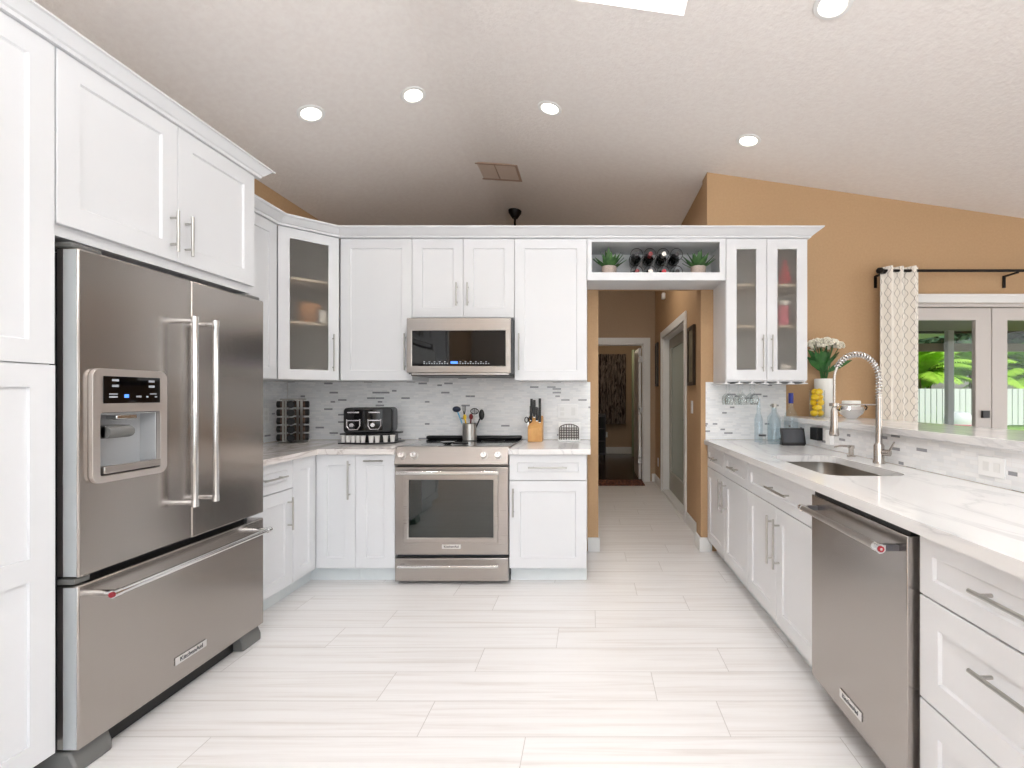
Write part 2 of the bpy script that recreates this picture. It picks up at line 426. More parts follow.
# skylight shaft and panel
b = MB().holed([(SX0-.03, SY0-.03), (SX1+.03, SY0-.03), (SX1+.03, SY1+.03), (SX0-.03, SY1+.03)], [(SX0, SY0), (SX0, SY1), (SX1, SY1), (SX1, SY0)], 3.39, 3.62)
b.holed([(SX0, SY0), (SX1, SY0), (SX1, SY1), (SX0, SY1)], [(SX0+.012, SY0+.012), (SX0+.012, SY1-.012), (SX1-.012, SY1-.012), (SX1-.012, SY0+.012)], 3.275, 3.45)
w2 = struct(b, 'window_2', M['trim'])
MB().box(SX0+.013, SY0+.013, 3.575, SX1-.013, SY1-.013, 3.60).build('pane', M['skypane'], w2)
# unseen rear window frame, added to go with the rear fill lamp
b = MB()
for x in (-1.6, -.6, .4, 1.4, 2.4, 3.34): b.box(x, -3.18, .7, x+.06, -3.12, 2.6)
b.box(-1.6, -3.18, .7, 3.4, -3.12, .76).box(-1.6, -3.18, 2.54, 3.4, -3.12, 2.6)
struct(b, 'added_window_3', M['trim'])
# baseboards
BH = .115
struct(MB().box(-.018, YB-.016, 0, JL+.004, YB, BH).box(JL, YB-.016, 0, JL+.014, YB+.16, BH), 'baseboard_back_left', M['trim'], .003)
struct(MB().box(JR-.014, YB-.016, 0, .995, YB, BH).box(JR-.014, YB, 0, JR, YB+.16, BH), 'baseboard_back_right', M['trim'], .003)
struct(MB().box(HX-.014, YB+.17, 0, HX, SD0-.09, BH).box(HX-.014, SD1+.09, 0, HX, EY, BH), 'baseboard_hall', M['trim'], .003)
struct(MB().box(ED1+.12, EY-.014, 0, HX-.014, EY, BH), 'baseboard_end', M['trim'], .003)
struct(MB().box(-1.6, 10.485, 0, 3.0, 10.5, .15), 'baseboard_bedroom', M['trim'], .003)
# end doorway casing
b = MB().box(ED1, EY-.02, 0, ED1+.095, EY-.001, EDZ+.09).box(ED0-.095, EY-.02, 0, ED0, EY-.001, EDZ+.09).box(ED0, EY-.02, EDZ, ED1, EY-.001, EDZ+.09)
b.box(ED1-.018, EY, 0, ED1, EY+.12, EDZ).box(ED0, EY, EDZ-.018, ED1-.018, EY+.12, EDZ)
struct(b, 'trim_1', M['trim'], .003)
d3 = struct(MB().box(ED1-.062, EY+.14, .01, ED1-.025, EY+.9, 2.0), 'door_3', M['trim'], .003)
b = MB()
for z in (.25, 1.0, 1.78): b.box(ED1-.067, EY+.128, z, ED1-.02, EY+.139, z+.09)
b.build('hinge', M['chrome'], d3)
# side door casing, jamb and leaf
b = MB().box(HX-.02, SD0-.085, 0, HX-.001, SD0, SDZ+.085).box(HX-.02, SD1, 0, HX-.001, SD1+.085, SDZ+.085).box(HX-.02, SD0, SDZ, HX-.001, SD1, SDZ+.085)
b.box(HX, SD0, .0, HX+.14, SD0+.018, SDZ).box(HX, SD1-.018, 0, HX+.14, SD1, SDZ).box(HX, SD0+.018, SDZ-.018, HX+.14, SD1-.018, SDZ).box(HX-.01, SD0+.018, 0, HX+.14, SD1-.018, .03)
struct(b, 'trim_2', M['trim'], .003)
d2 = bpy.data.objects.new('door_2', None); COL.objects.link(d2); d2['kind'] = 'structure'; d2.location = (HX+.085, SD0+.02, .032)
LW = SD1-SD0-.04
def fyz(a, c, d): return (d, a, c)
MB().holed([(0, 0), (LW, 0), (LW, 1.985), (0, 1.985)], [(.13, .25), (.13, 1.86), (LW-.13, 1.86), (LW-.13, .25)], 0, .04, fyz).build('door_leaf', mat('grey_green_door_paint', (176, 176, 166), .5), d2, bevel=.003)
MB().box(.015, .13, .25, .025, LW-.13, 1.86).build('pane', mat('pale_green_obscured_glass', (170, 182, 168), .25), d2)
b = MB().cyl((-.05, .10, .98), (0, .10, .98), .012).cyl((-.05, .10, .98), (-.05, .24, .98), .011).box(-.008, .07, .95, 0, .13, 1.01)
b.box(-.02, .075, 1.10, 0, .125, 1.17).build('door_handle', M['iron'], d2)

# french doors
d1 = bpy.data.objects.new('door_1', None); COL.objects.link(d1); d1['kind'] = 'structure'; d1.location = (DX0, YB, 0)
FW = DX1-DX0
M['doorw'] = mat('backlit_shade_door_paint', (208, 202, 197), .4)  # greyed so the colour carries the doors' backlit shade
b = MB().box(-.09, -.022, 0, 0, -.001, DZ+.06).box(FW, -.022, 0, FW+.09, -.001, DZ+.06).box(-.0, -.022, DZ, FW, -.001, DZ+.06).box(-.1, -.03, DZ+.05, FW+.1, -.001, DZ+.07)
b.build('door_casing', M['trim'], d1, bevel=.003)
b = MB().box(0, 0, 0, .025, .14, DZ).box(FW-.025, 0, 0, FW, .14, DZ).box(.025, 0, DZ-.03, FW-.025, .14, DZ).box(.025, 0, 0, FW-.025, .14, .02)
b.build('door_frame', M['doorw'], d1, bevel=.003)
lw = (FW-.05-.006)/2
for k in range(2):
    x0 = .025+k*(lw+.006)
    f = lambda a, c, d: (a, d, c)
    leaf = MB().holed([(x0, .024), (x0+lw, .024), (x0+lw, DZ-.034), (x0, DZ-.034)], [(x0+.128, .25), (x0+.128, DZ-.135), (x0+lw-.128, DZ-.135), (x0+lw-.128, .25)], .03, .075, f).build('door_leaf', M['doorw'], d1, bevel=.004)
    MB().box(x0+.128, .048, .25, x0+lw-.128, .054, DZ-.135).build('pane', M['glass'], leaf)
b = MB().box(.025+lw-.085, .008, 1.09, .025+lw-.03, .03, 1.15).box(.025+lw-.085, .005, .96, .025+lw-.03, .03, 1.01).cyl((.025+lw-.06, -.03, .985), (.025+lw-.06, .03, .985), .01).cyl((.025+lw-.06, -.03, .985), (.025+lw-.17, -.03, .985), .01)
b.build('door_handle', M['black'], d1)

# ================================================================== CABINET KIT
def panel_bm(b, x0, z0, w, h, fr=.072, rec=.009, th=.019):
    """shaker front, face at y=0 looking to -y"""
    def loop(i, y): return [b.bm.verts.new(p) for p in ((x0+i, y, z0+i), (x0+w-i, y, z0+i), (x0+w-i, y, z0+h-i), (x0+i, y, z0+h-i))]
    L = [loop(0, th), loop(0, .0015), loop(.0015, 0), loop(fr, 0), loop(fr+.005, rec)]
    b._f(L[0])
    for A, B in zip(L, L[1:]):
        for k in range(4): b._f([A[k], A[(k+1) % 4], B[(k+1) % 4], B[k]])
    b._f(L[-1])
def ring_bm(b, x0, z0, w, h, fr, th=.019):
    f = lambda a, c, d: (a, d, c)
    b.holed([(x0, z0), (x0+w, z0), (x0+w, z0+h), (x0, z0+h)], [(x0+fr, z0+fr), (x0+w-fr, z0+fr), (x0+w-fr, z0+h-fr), (x0+fr, z0+h-fr)], 0, th, f)
def handle_obj(parent, x, z, L, vert, so=.032, r=.0058):
    b = MB()
    if vert:
        b.cyl((x, -so, z-L/2), (x, -so, z+L/2), r, n=14)
        for s in (-1, 1): b.cyl((x, -so, z+s*(L/2-.03)), (x, 0, z+s*(L/2-.03)), r*.8, n=10)
    else:
        b.cyl((x-L/2, -so, z), (x+L/2, -so, z), r, n=14)
        for s in (-1, 1): b.cyl((x+s*(L/2-.03), -so, z), (x+s*(L/2-.03), 0, z), r*.8, n=10)
    return b.build('handle', M['nickel'], parent, smooth=True)
def front(root, kind, x, z, w, h, hd=None, fr=.072):
    g = .0016
    if kind == 'glass_door':
        b = MB(); ring_bm(b, x+g, z+g, w-2*g, h-2*g, fr); d = b.build('glass_door', M['white'], root, bevel=.0015)
        MB().box(x+fr, .009, z+fr, x+w-fr, .013, z+h-fr).build('frosted_pane', M['frost'], d)
    else:
        b = MB(); panel_bm(b, x+g, z+g, w-2*g, h-2*g, fr); d = b.build(kind, M['white'], root)
    if hd: handle_obj(d, *hd)
    return d
def cabinet(name, label, loc, rz, w, h, depth, fronts, base=False, hollow=False, shelves=(), cat='cabinet', group=None, kick=True):
    r = thing(name, label, cat, loc, rz, group)
    t = .018; z0 = .105 if base else 0
    b = MB()
    if hollow:
        b.box(0, .021, z0, t, depth, h).box(w-t, .021, z0, w, depth, h).box(t, .021, z0, w-t, depth, z0+t).box(t, .021, h-t, w-t, depth, h).box(t, depth-.01, z0+t, w-t, depth, h-t)
    else: b.box(0, .021, z0, w, depth, h)
    b.build('cabinet_box', M['white'], r)
    for z in shelves: MB().box(t+.001, .06, z, w-t-.001, depth-.012, z+t).build('shelf', M['shelfwood'], r)
    if base and kick: MB().box(0, .075, 0, w, .09, z0-.001).build('toe_kick', M['grayish'], r)
    for f in fronts: front(r, *f)
    return r
CT = .876                       # underside of worktops
R90 = PI/2
# ---------------- left run (faces +x): local x -> world +y
XB = -1.85
DB = XB-XL-.004
cabinet('base_cabinet', 'white base cabinet with drawer over door, beside the refrigerator', (XB, 2.502, 0), R90, .468, CT, DB,
        [('drawer', 0, .70, .468, .174, (.27, .787, .20, False), .052), ('door', 0, .105, .468, .593, (.418, .55, .20, True))], True)
# corner unit: L shaped
r = thing('corner_cabinet', 'white L-shaped corner base cabinet between the wall runs, left of the range', 'cabinet', (XB, 2.972, 0), R90)
YC = 3.22                        # door face of the back run
w1 = YC-2.972
f = lambda a, c, d: (a, c, d)
MB().prism([(0, .021), (w1+.021, .021), (w1+.021, -.262), (YB-.01-2.972, -.262), (YB-.01-2.972, DB), (0, DB)], .105, CT).build('cabinet_box', M['white'], r)
front(r, 'door', 0, .105, w1-.002, .769)
MB().box(0, .075, 0, w1+.075, .09, .104).box(w1+.075, -.262, 0, w1+.09, .09, .104).build('toe_kick', M['grayish'], r)
b = MB(); panel_bm(b, 0, 0, .262, .766); d = b.build('door', M['white'], r, loc=(w1, -.001, .1066), rot=(0, 0, -R90))
handle_obj(d, .228, .60, .26, True)
d.location = (w1, -.0015, .1066)
# back run
cabinet('base_cabinet', 'narrow white base cabinet with one tall panel, immediately left of the range', (-1.586, YC, 0), 0, .27, CT, YB-.005-YC,
        [('pull_out_front', 0, .105, .27, .769, (.135, .835, .13, False))], True)
cabinet('base_cabinet', 'white base cabinet with drawer over door, right of the range', (-.546, YC, 0), 0, .524, CT, YB-.005-YC,
        [('drawer', 0, .70, .524, .174, (.262, .79, .26, False), .052), ('door', 0, .105, .524, .593, (.03, .555, .19, True))], True)
# uppers on back wall
YU = 3.53; ZU = 1.385; ZT = 2.437; DU = YB-.005-YU; HU = ZT-ZU
cabinet('wall_cabinet', 'white single-door wall cabinet left of the microwave', (-1.848, YU, ZU), 0, .53, HU, DU, [('door', 0, 0, .53, HU, (.485, .21, .27, True))])
cabinet('wall_cabinet', 'short white double-door wall cabinet above the microwave', (-1.317, YU, 1.849), 0, .757, ZT-1.849, DU,
        [('door', 0, 0, .3785, ZT-1.849, (.335, .17, .17, True)), ('door', .3785, 0, .3785, ZT-1.849, (.4165, .17, .17, True))])
cabinet('wall_cabinet', 'white single-door wall cabinet right of the microwave', (-.559, YU, ZU), 0, .536, HU, DU, [('door', 0, 0, .536, HU, (.036, .21, .27, True))])
# open shelf unit over the passage
r = thing('open_shelf_cabinet', 'white open display cabinet bridging over the hallway opening', 'cabinet', (-.021, YU, 2.126), 0)
w = 1.026; h = ZT-2.126
b = MB(); f = lambda a, c, d: (a, d, c)
b.holed([(0, 0), (w, 0), (w, h), (0, h)], [(.034, .060), (.034, h-.026), (w-.044, h-.026), (w-.044, .060)], 0, .02, f)
b.build('face_frame', M['white'], r, bevel=.0015)
MB().box(0, .0201, .012, w, DU, .03).box(0, .0201, h-.018, w, DU, h).box(0, .0201, .03, .018, DU, h-.018).box(w-.018, .0201, .03, w, DU, h-.018).box(.018, DU-.01, .03, w-.018, DU, h-.018).build('cabinet_box', M['whitein'], r)
# glass cabinet on the right
cabinet('glass_wall_cabinet', 'white wall cabinet with two tall frosted glass doors, right of the hallway', (1.007, YU, ZU), 0, .603, HU, DU,
        [('glass_door', 0, 0, .3015, HU, (.268, .20, .27, True), .077), ('glass_door', .3015, 0, .3015, HU, (.335, .20, .27, True), .077)], hollow=True, shelves=(.40, .712))
# diagonal glass corner cabinet
dl = .28*math.sqrt(2)
r = thing('corner_wall_cabinet', 'white diagonal corner wall cabinet with one frosted glass door', 'cabinet', (-2.13, 3.25, ZU), PI/4)
wd = dl-.004
def dpt(x, y):            # world to local of the diagonal unit
    dx, dy = x+2.13, y-3.25; c = math.sqrt(.5); return ((dx+dy)*c, (-dx+dy)*c)
o1 = [dpt(*p) for p in ((-2.128, 3.262), (XL+.004, 3.262), (XL+.004, YB-.004), (-1.860, YB-.004), (-1.860, 3.533))]
b = MB()
o1[0] = (.004, .021); o1[-1] = (wd-.002, .021)
b.prism(o1, 0, .018).prism(o1, HU-.018, HU)
def wall2(p, q, th=.012):
    p, q = Vector(p), Vector(q); n = (q-p).normalized(); n = Vector((n.y, -n.x))*th
    b.prism([tuple(p), tuple(q), tuple(q+n), tuple(p+n)], .018, HU-.018)
for p, q in zip(o1, o1[1:]): wall2(q, p, -.012)
b.build('cabinet_box', M['whitein'], r)
front(r, 'glass_door', .002, 0, wd-.004, HU, (wd-.045, .2, .27, True), .07)
for z in (.40, .712):
    MB().prism([(p[0]*.86+.028, p[1]*.86+.05) for p in o1], z, z+.018).build('shelf', M['shelfwood'], r)
# wall cabinet left of the diagonal (left wall)
cabinet('wall_cabinet', 'white single-door wall cabinet on the left wall, between refrigerator surround and corner', (-2.13, 2.50, ZU), R90, .745, HU, -2.13-XL-.004, [('door', 0, 0, .745, HU, (.04, .21, .27, True))])
# over-fridge cabinet and pantry
XP = -1.743; ZTF = 2.412
FY0, FY1 = 1.557, 2.480
cabinet('fridge_top_cabinet', 'white double-door cabinet above the refrigerator', (XP, FY0+.001, 1.80), R90, FY1-FY0-.001, ZTF-1.80, XP-XL-.004,
        [('door', 0, .036, .461, ZTF-1.836, (.425, .155, .17, True)), ('door', .461, .036, .461, ZTF-1.836, (.497, .155, .17, True))])
r = cabinet('pantry_cabinet', 'tall white pantry cabinet at the left edge, before the refrigerator', (XP, .94, 0), R90, FY0-.94-.001, ZTF, XP-XL-.004,
        [('upper_door', 0, 1.372, .616, ZTF-1.372)], True)
b = MB(); g = .0016
def loopz(i, y, z0, z1): return [b.bm.verts.new(p) for p in ((i, y, z0), (.616-i, y, z0), (.616-i, y, z1), (i, y, z1))]
f = lambda a, c, d: (a, d, c)
b.box(g, 0, .107, .072, .019, 1.370).box(.616-.072, 0, .107, .616-g, .019, 1.370).box(.072, 0, .107, .544, .019, .178).box(.072, 0, 1.298, .544, .019, 1.370).box(.072, 0, .690, .544, .019, .762).box(.072, .009, .178, .544, .019, .690).box(.072, .009, .762, .544, .019, 1.298)
b.build('lower_door', M['white'], r)
# refrigerator end panel (far side)
tag(MB().box(XL+.003, FY1+.001, 0, XP-.04, FY1+.019, ZTF-.001).build('refrigerator_end_panel', M['white'], bevel=.001), 'tall white side panel on the far side of the refrigerator', 'panel')

# ---------------- right run (faces -x): local x -> world -y
XQ = .956; DQ = 1.585-XQ
def rcab(y1, y0): return (XQ, y1, 0), -R90, y1-y0-.001, CT, DQ
a = rcab(YB-.018, 3.392)
cabinet('base_cabinet', 'white peninsula base cabinet with drawer over door, nearest the hallway', *a, [('drawer', 0, .70, a[2], .174, (a[2]/2, .79, .16, False), .052), ('door', 0, .105, a[2], .593, (a[2]-.045, .56, .22, True))], True)
a = rcab(3.391, 2.892)
cabinet('base_cabinet', 'white peninsula base cabinet with drawer over door, second from the hallway', *a, [('drawer', 0, .70, a[2], .174, (a[2]/2, .79, .17, False), .052), ('door', 0, .105, a[2], .593, (.045, .56, .22, True))], True)
SB0, SB1 = 2.006, 2.891
a = rcab(SB1, SB0); w = a[2]
rs = thing('sink_cabinet', 'white double-door sink base cabinet between second base cabinet and dishwasher', 'cabinet', a[0], a[1])
MB().box(0, .021, .105, .018, DQ, CT).box(w-.018, .021, .105, w, DQ, CT).box(.018, .021, .105, w-.018, DQ, .123).box(.018, DQ-.012, .123, w-.018, DQ, CT).box(.018, .021, .69, w-.018, .04, CT).build('cabinet_box', M['white'], rs)
MB().box(0, .075, 0, w, .09, .104).build('toe_kick', M['grayish'], rs)
front(rs, 'false_drawer', 0, .70, w, .174, (w*.56, .79, .26, False), .052)
front(rs, 'door', 0, .105, w/2, .593, (w/2-.045, .52, .25, True)); front(rs, 'door', w/2, .105, w/2, .593, (w/2+.04, .52, .25, True))
RC1, RC0 = 1.385, .47
cabinet('drawer_cabinet', 'white three-drawer base cabinet at the right edge, before the dishwasher', (XQ, RC1, 0), -R90, RC1-RC0, CT, DQ,
        [('drawer', 0, .70, RC1-RC0, .174, (.44, .795, .44, False), .052), ('drawer', 0, .402, RC1-RC0, .296, (.44, .60, .44, False)), ('drawer', 0, .105, RC1-RC0, .295, (.44, .30, .44, False))], True)

# ---------------- crown mouldings
def crown(name, label, path, z0, z1, out, ends=True):
    """path: face line points; extruded profile mitred outwards (to the right of travel)"""
    P = [Vector(p) for p in path]; prof = [(.0, 0), (.012, 0), (.014, .012), (.022, .016), (.048, .048), (.056, .052), (.060, z1-z0-.006), (.060, z1-z0), (-.02, z1-z0), (-.02, .0)]
    prof = [(a*out/.06 if a > 0 else a, c) for a, c in prof]
    b = MB(); rings = []
    for i, p in enumerate(P):
        ds = []
        if i > 0: ds.append((P[i]-P[i-1]).normalized())
        if i < len(P)-1: ds.append((P[i+1]-P[i]).normalized())
        ns = [Vector((d.y, -d.x)) for d in ds]; n = sum(ns, Vector((0, 0))).normalized(); k = 1/max(.3, n.dot(ns[0]))
        rings.append([b.bm.verts.new((p.x+n.x*a*k, p.y+n.y*a*k, z0+c)) for a, c in prof])
    for A, B in zip(rings, rings[1:]):
        for k in range(len(prof)): b._f([A[k], A[(k+1) % len(prof)], B[(k+1) % len(prof)], B[k]])
    b._f(rings[0]); b._f(rings[-1][::-1])
    return tag(b.build(name, M['white']), label, 'molding')
ZC = ZT+.001
crown('crown_molding', 'white crown molding along the corner, range and hallway wall cabinets', [(-2.13, 2.502), (-2.13, 3.25), (-1.85, YU), (1.612, YU), (1.612, YB-.004)], ZC, 2.502, .085)
crown('crown_molding', 'white crown molding along the pantry and refrigerator cabinets', [(XP, .94), (XP, FY1+.019), (-2.05, FY1+.019)], ZTF+.001, 2.468, .058)

# ================================================================== WORKTOPS AND SPLASHES
tag(MB().prism([(XL+.012, 2.502), (-1.822, 2.502), (-1.822, 3.192), (-1.3145, 3.192), (-1.3145, YT-.001), (XL+.012, YT-.001)], CT+.001, .914).build('countertop', M['marbleg'], bevel=.002), 'white veined L-shaped countertop in the corner, left of the range', 'countertop')
tag(MB().box(-.5475, 3.192, CT+.001, .004, YT-.001, .914).build('countertop', M['marble'], bevel=.002), 'short white marble countertop right of the range', 'countertop')
SKX0, SKX1, SKY0, SKY1 = 1.062, 1.44, 2.125, 2.858
inner = rrect(SKX0, SKY0, SKX1, SKY1, .085)
tag(MB().holed([(.930, .44), (1.588, .44), (1.588, YT-.001), (.930, YT-.001)], inner, CT+.001, .914).build('countertop', M['marble']), 'long white veined marble countertop on the peninsula with sink cut-out', 'countertop')
# sink
sk = thing('undermount_sink', 'stainless steel undermount sink set into the peninsula countertop', 'sink', ((SKX0+SKX1)/2, (SKY0+SKY1)/2, .66))
cx, cy = (SKX0+SKX1)/2, (SKY0+SKY1)/2
b = MB()
def skl(off, z, r): return [b.bm.verts.new((x-cx, y-cy, z-.66)) for x, y in rrect(SKX0-off, SKY0-off, SKX1+off, SKY1+off, r)]
L = [skl(.012, CT-.0005, .095), skl(-.001, CT-.0005, .085), skl(-.006, .72, .08), skl(-.035, .68, .06), skl(-.035, .673, .06), skl(.0, .70, .08), skl(.012, CT-.008, .095)]
for A, B in zip(L, L[1:]):
    n = len(A)
    for k in range(n): b._f([A[k], A[(k+1) % n], B[(k+1) % n], B[k]])
b._f(L[3]); n = len(L[0])
for k in range(n): b._f([L[-1][k], L[-1][(k+1) % n], L[0][(k+1) % n], L[0][k]])
b.build('basin', M['sink'], sk, smooth=True)
MB().lathe([(0, .0285), (.03, .0285), (.042, .024), (.042, .0215), (0, .0215)], 24, (.02, .05, 0)).build('drain', M['chrome'], sk, smooth=True)
# bar wall, bar splash, ledge
b = MB().box(1.60, .44, 0, 1.76, YB-.001, 1.068)
struct(b, 'wall_bar', M['wall'])
tag(MB().box(1.5905, .44, .915, 1.5995, YT-.0015, 1.068).build('tile_backsplash', M['mosp']), 'mosaic strip tile backsplash under the raised bar ledge', 'backsplash')
tag(MB().box(1.562, .42, 1.070, 2.06, YB-.002, 1.106).build('bar_ledge', M['marble'], bevel=.002), 'raised white marble bar ledge behind the sink', 'countertop')
tag(MB().box(XL+.004, YT, .915, .003, YB-.001, ZU-.0005).box(-1.3165, YT, ZU-.0005, -.5595, YB-.001, 1.845).build('tile_backsplash', M['mosx']), 'mosaic strip tile backsplash behind the range', 'backsplash')
tag(MB().box(XL+.0005, 2.502, .915, XL+.0035, YT-.001, ZU-.001).build('tile_backsplash', M['mosy']), 'mosaic strip tile backsplash on the left wall beside the refrigerator', 'backsplash')
tag(MB().box(.944, YT, .915, 1.60, YB-.001, ZU-.001).build('tile_backsplash', M['mosx']), 'mosaic strip tile backsplash under the frosted glass wall cabinet', 'backsplash')

# ================================================================== REFRIGERATOR
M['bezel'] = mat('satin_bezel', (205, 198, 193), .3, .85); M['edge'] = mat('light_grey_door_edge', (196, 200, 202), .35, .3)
fr = thing('refrigerator', 'stainless steel french-door refrigerator with bottom freezer drawer and dispenser', 'refrigerator', (-1.706, 1.589, 0), R90)
FWd = .905
MB().box(.004, .085, .05, .885, .75, 1.752).build('cabinet_body', M['darkgray'], fr, bevel=.004)
f = lambda a, c, d: (a, d, c)
hw = FWd/2-.0015
dd = MB().holed([(0, .662), (hw, .662), (hw, 1.765), (0, 1.765)], [(.052, .995), (.052, 1.21), (.288, 1.21), (.288, .995)], 0, .075, f).build('left_door', M['steelv'], fr, bevel=.006)
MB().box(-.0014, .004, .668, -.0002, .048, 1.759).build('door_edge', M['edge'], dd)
dr = MB().box(hw+.003, 0, .662, FWd, .075, 1.765).build('right_door', M['steelv'], fr, bevel=.006)
dw = MB().box(0, 0, .085, FWd, .075, .636).build('freezer_drawer', M['steelv'], fr, bevel=.006)
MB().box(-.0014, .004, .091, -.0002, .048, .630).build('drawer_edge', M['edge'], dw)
M['red2'] = mat('red_medallion', (150, 20, 36), .3)
def bar_handle(parent, p, q, out, medal=None):
    """out: vector from bar to door face"""
    p, q, out = Vector(p), Vector(q), Vector(out); d = (q-p).normalized()
    b = MB().use(M['chrome']).cyl(p, q, .0115, n=20)
    for e, s in ((p, 1), (q, -1)):
        b.cyl(e-d*s*.012, e+d*s*.014, .0135, n=20)
        b.tube([e+d*s*.006, e+d*s*.006+out], .0105, 12)
    h = b.build('handle', None, parent, smooth=True)
    if medal is not None:
        m_ = Vector(medal)
        MB().cyl(m_, m_+Vector((-.0025, 0, 0)) if abs(out.y) > 0 else m_, .009, n=20).build('medallion', M['red2'], h)
    return h
bar_handle(dd, (.392, -.066, .822), (.392, -.066, 1.588), (0, .066, 0))
bar_handle(dr, (.502, -.066, .822), (.502, -.066, 1.588), (0, .066, 0))
h = bar_handle(dw, (.05, -.076, .592), (.83, -.076, .592), (0, .076, 0))
MB().cyl((.037, -.076, .592), (.034, -.076, .592), .0095, n=20).build('medallion', M['red2'], h)
# dispenser
b = MB(); f2 = lambda a, c, d: (a, d, c)
o_ = rrect(.032, .968, .318, 1.366, .03); 
b.holed(o_, rrect(.058, .992, .288, 1.212, .008), -.016, -.0005, f2).build('dispenser_bezel', M['bezel'], dd, bevel=.005)
b = MB().box(.06, -.0155, .993, .062, .06, 1.212)
cav = MB().box(.058, .06, .992, .286, .066, 1.212).box(.053, 0, .996, .058, .066, 1.209).box(.282, 0, .996, .287, .066, 1.209).box(.058, 0, .996, .282, .06, 1.0).box(.058, 0, 1.204, .282, .06, 1.209)
cav.build('dispenser_recess', M['lightgray'], dd)
b.bm.free()
MB().box(.085, -.004, 1.120, .175, .05, 1.165).cyl((.085, -.004, 1.142), (.175, -.004, 1.142), .02, n=16).build('dispenser_paddle', M['midgray'], dd, smooth=True)
MB().box(.13, .0, 1.185, .21, .04, 1.203).build('dispenser_spout', M['chrome'], dd, bevel=.004)
MB().box(.066, -.022, .998, .284, -.001, 1.024).build('drip_tray', M['steelw'], dd, bevel=.003)
MB().box(.066, -.0185, 1.244, .284, -.0165, 1.34).build('control_display', M['gloss'], dd, bevel=.002)
b = MB()
for x, z, w_, h_ in ((.095, 1.322, .024, .008), (.095, 1.302, .024, .008), (.235, 1.322, .024, .008), (.235, 1.302, .024, .008), (.085, 1.275, .03, .004), (.085, 1.264, .03, .006), (.24, 1.276, .028, .004), (.185, 1.265, .02, .006), (.225, 1.264, .008, .006), (.26, 1.264, .01, .006)):
    MB().box(x, -.0192, z, x+w_, -.0186, z+h_).build('display_icon', M['icon'], dd)
MB().box(.14, -.0192, 1.264, .156, -.0186, 1.276).build('display_digits', M['blueicon'], dd)
bd = MB().box(.37, -.004, .160, .53, -.0005, .192).build('badge', M['chrome'], dw, bevel=.001)
text('KitchenAid', .026, 'badge_lettering', M['ink'], bd, (.45, -.0045, .176), (R90, 0, 0))
# hinge caps, feet, grille
for x0, x1 in ((-.0, .10), (FWd-.10, FWd)):
    MB().box(x0, .02, 1.7665, x1, .14, 1.785).build('hinge_cap', M['midgray'], fr, bevel=.006)
for x0 in (0, FWd-.13):
    MB().prism([(.012, 0), (.012, .035), (.03, .078), (.16, .078), (.16, 0)], x0, x0+.13, lambda a, c, d: (d, a, c)).build('foot', M['midgray'], fr, bevel=.008)
MB().box(.135, .06, .004, FWd-.135, .08, .078).build('base_grille', M['black'], fr)
MB().box(0, .012, .640, .05, .07, .658).build('middle_hinge', M['midgray'], fr, bevel=.002)

# ================================================================== RANGE
RX0 = -1.3125; RW = .764
rg = thing('range', 'stainless steel slide-in electric range with oven window in the back run', 'oven range', (RX0, 3.205, 0))
MB().box(.004, .045, .03, RW-.004, .675, .905).build('body', M['darkgray'], rg)
# control panel (slanted front)
MB().prism([(0, .802), (-.016, .815), (.03, .926), (.09, .926), (.09, .802)], 0.001, RW-.001, lambda a, c, d: (d, a, c)).build('control_panel', M['steelw'], rg, bevel=.003)
for kx in (.05, .13, .60, .695):
    n_ = Vector((0, -.92, .38)).normalized(); c_ = Vector((kx, .0045, .868))
    k_ = MB().use(M['nickel']).cyl(c_, c_+n_*.006, .027, n=24).use(M['darkgray']).cyl(c_+n_*.006, c_+n_*.010, .021, n=24).use(M['chrome']).cyl(c_+n_*.010, c_+n_*.032, .022, .019, n=24)
    k_.use(M['black']).box(-.0015, -.001, 0, .0015, .001, .014, Matrix.Translation(c_+n_*.0322) @ Matrix.Rotation(-.4, 4, 'X'))
    k_.build('knob', None, rg, smooth=True)
MB().box(.0, .09, .906, RW, .672, .922).build('cooktop', M['cooktop'], rg, bevel=.003)
b = MB()
for x_, y_, r_ in ((.2, .24, .10), (.56, .24, .115), (.2, .5, .075), (.56, .5, .09)):
    b = MB(); ci = [(x_+r_*math.cos(2*PI*i/40), y_+r_*math.sin(2*PI*i/40)) for i in range(40)]; c2 = [(x_+(r_-.003)*math.cos(2*PI*i/40), y_+(r_-.003)*math.sin(2*PI*i/40)) for i in range(40)]
    b.holed(ci, c2, .9225, .9228).build('burner_ring', M['midgray'], rg)
MB().box(.0, .605, .9229, RW, .67, .952).build('rear_vent', M['black'], rg, bevel=.012)
MB().use(M['midgray']).box(.28, .0302, .9262, .48, .088, .9275).build('touch_display', None, rg)
f = lambda a, c, d: (a, d, c)
od = MB().holed([(.001, .203), (RW-.001, .203), (RW-.001, .793), (.001, .793)], [(.092, .317), (.092, .706), (RW-.102, .706), (RW-.102, .317)], 0, .042, f).build('oven_door', M['steelw'], rg, bevel=.004)
MB().holed([(.058, .285), (RW-.068, .285), (RW-.068, .745), (.058, .745)], [(.09, .315), (.09, .708), (RW-.10, .708), (RW-.10, .315)], -.009, -.0005, f).build('window_frame', M['steelw'], od, bevel=.004)
MB().box(.091, .008, .316, RW-.101, .014, .707).build('window_pane', M['ovenglass'], od)
b = MB().cyl((.035, -.055, .762), (RW-.055, -.055, .762), .0135, n=20)
for x_ in (.05, RW-.07): b.box(x_-.012, -.05, .75, x_+.012, 0, .774)
b.build('handle', M['chrome'], od, smooth=True)
bd = MB().box(.318, -.004, .243, .446, -.0003, .274).build('badge', M['chrome'], od, bevel=.001)
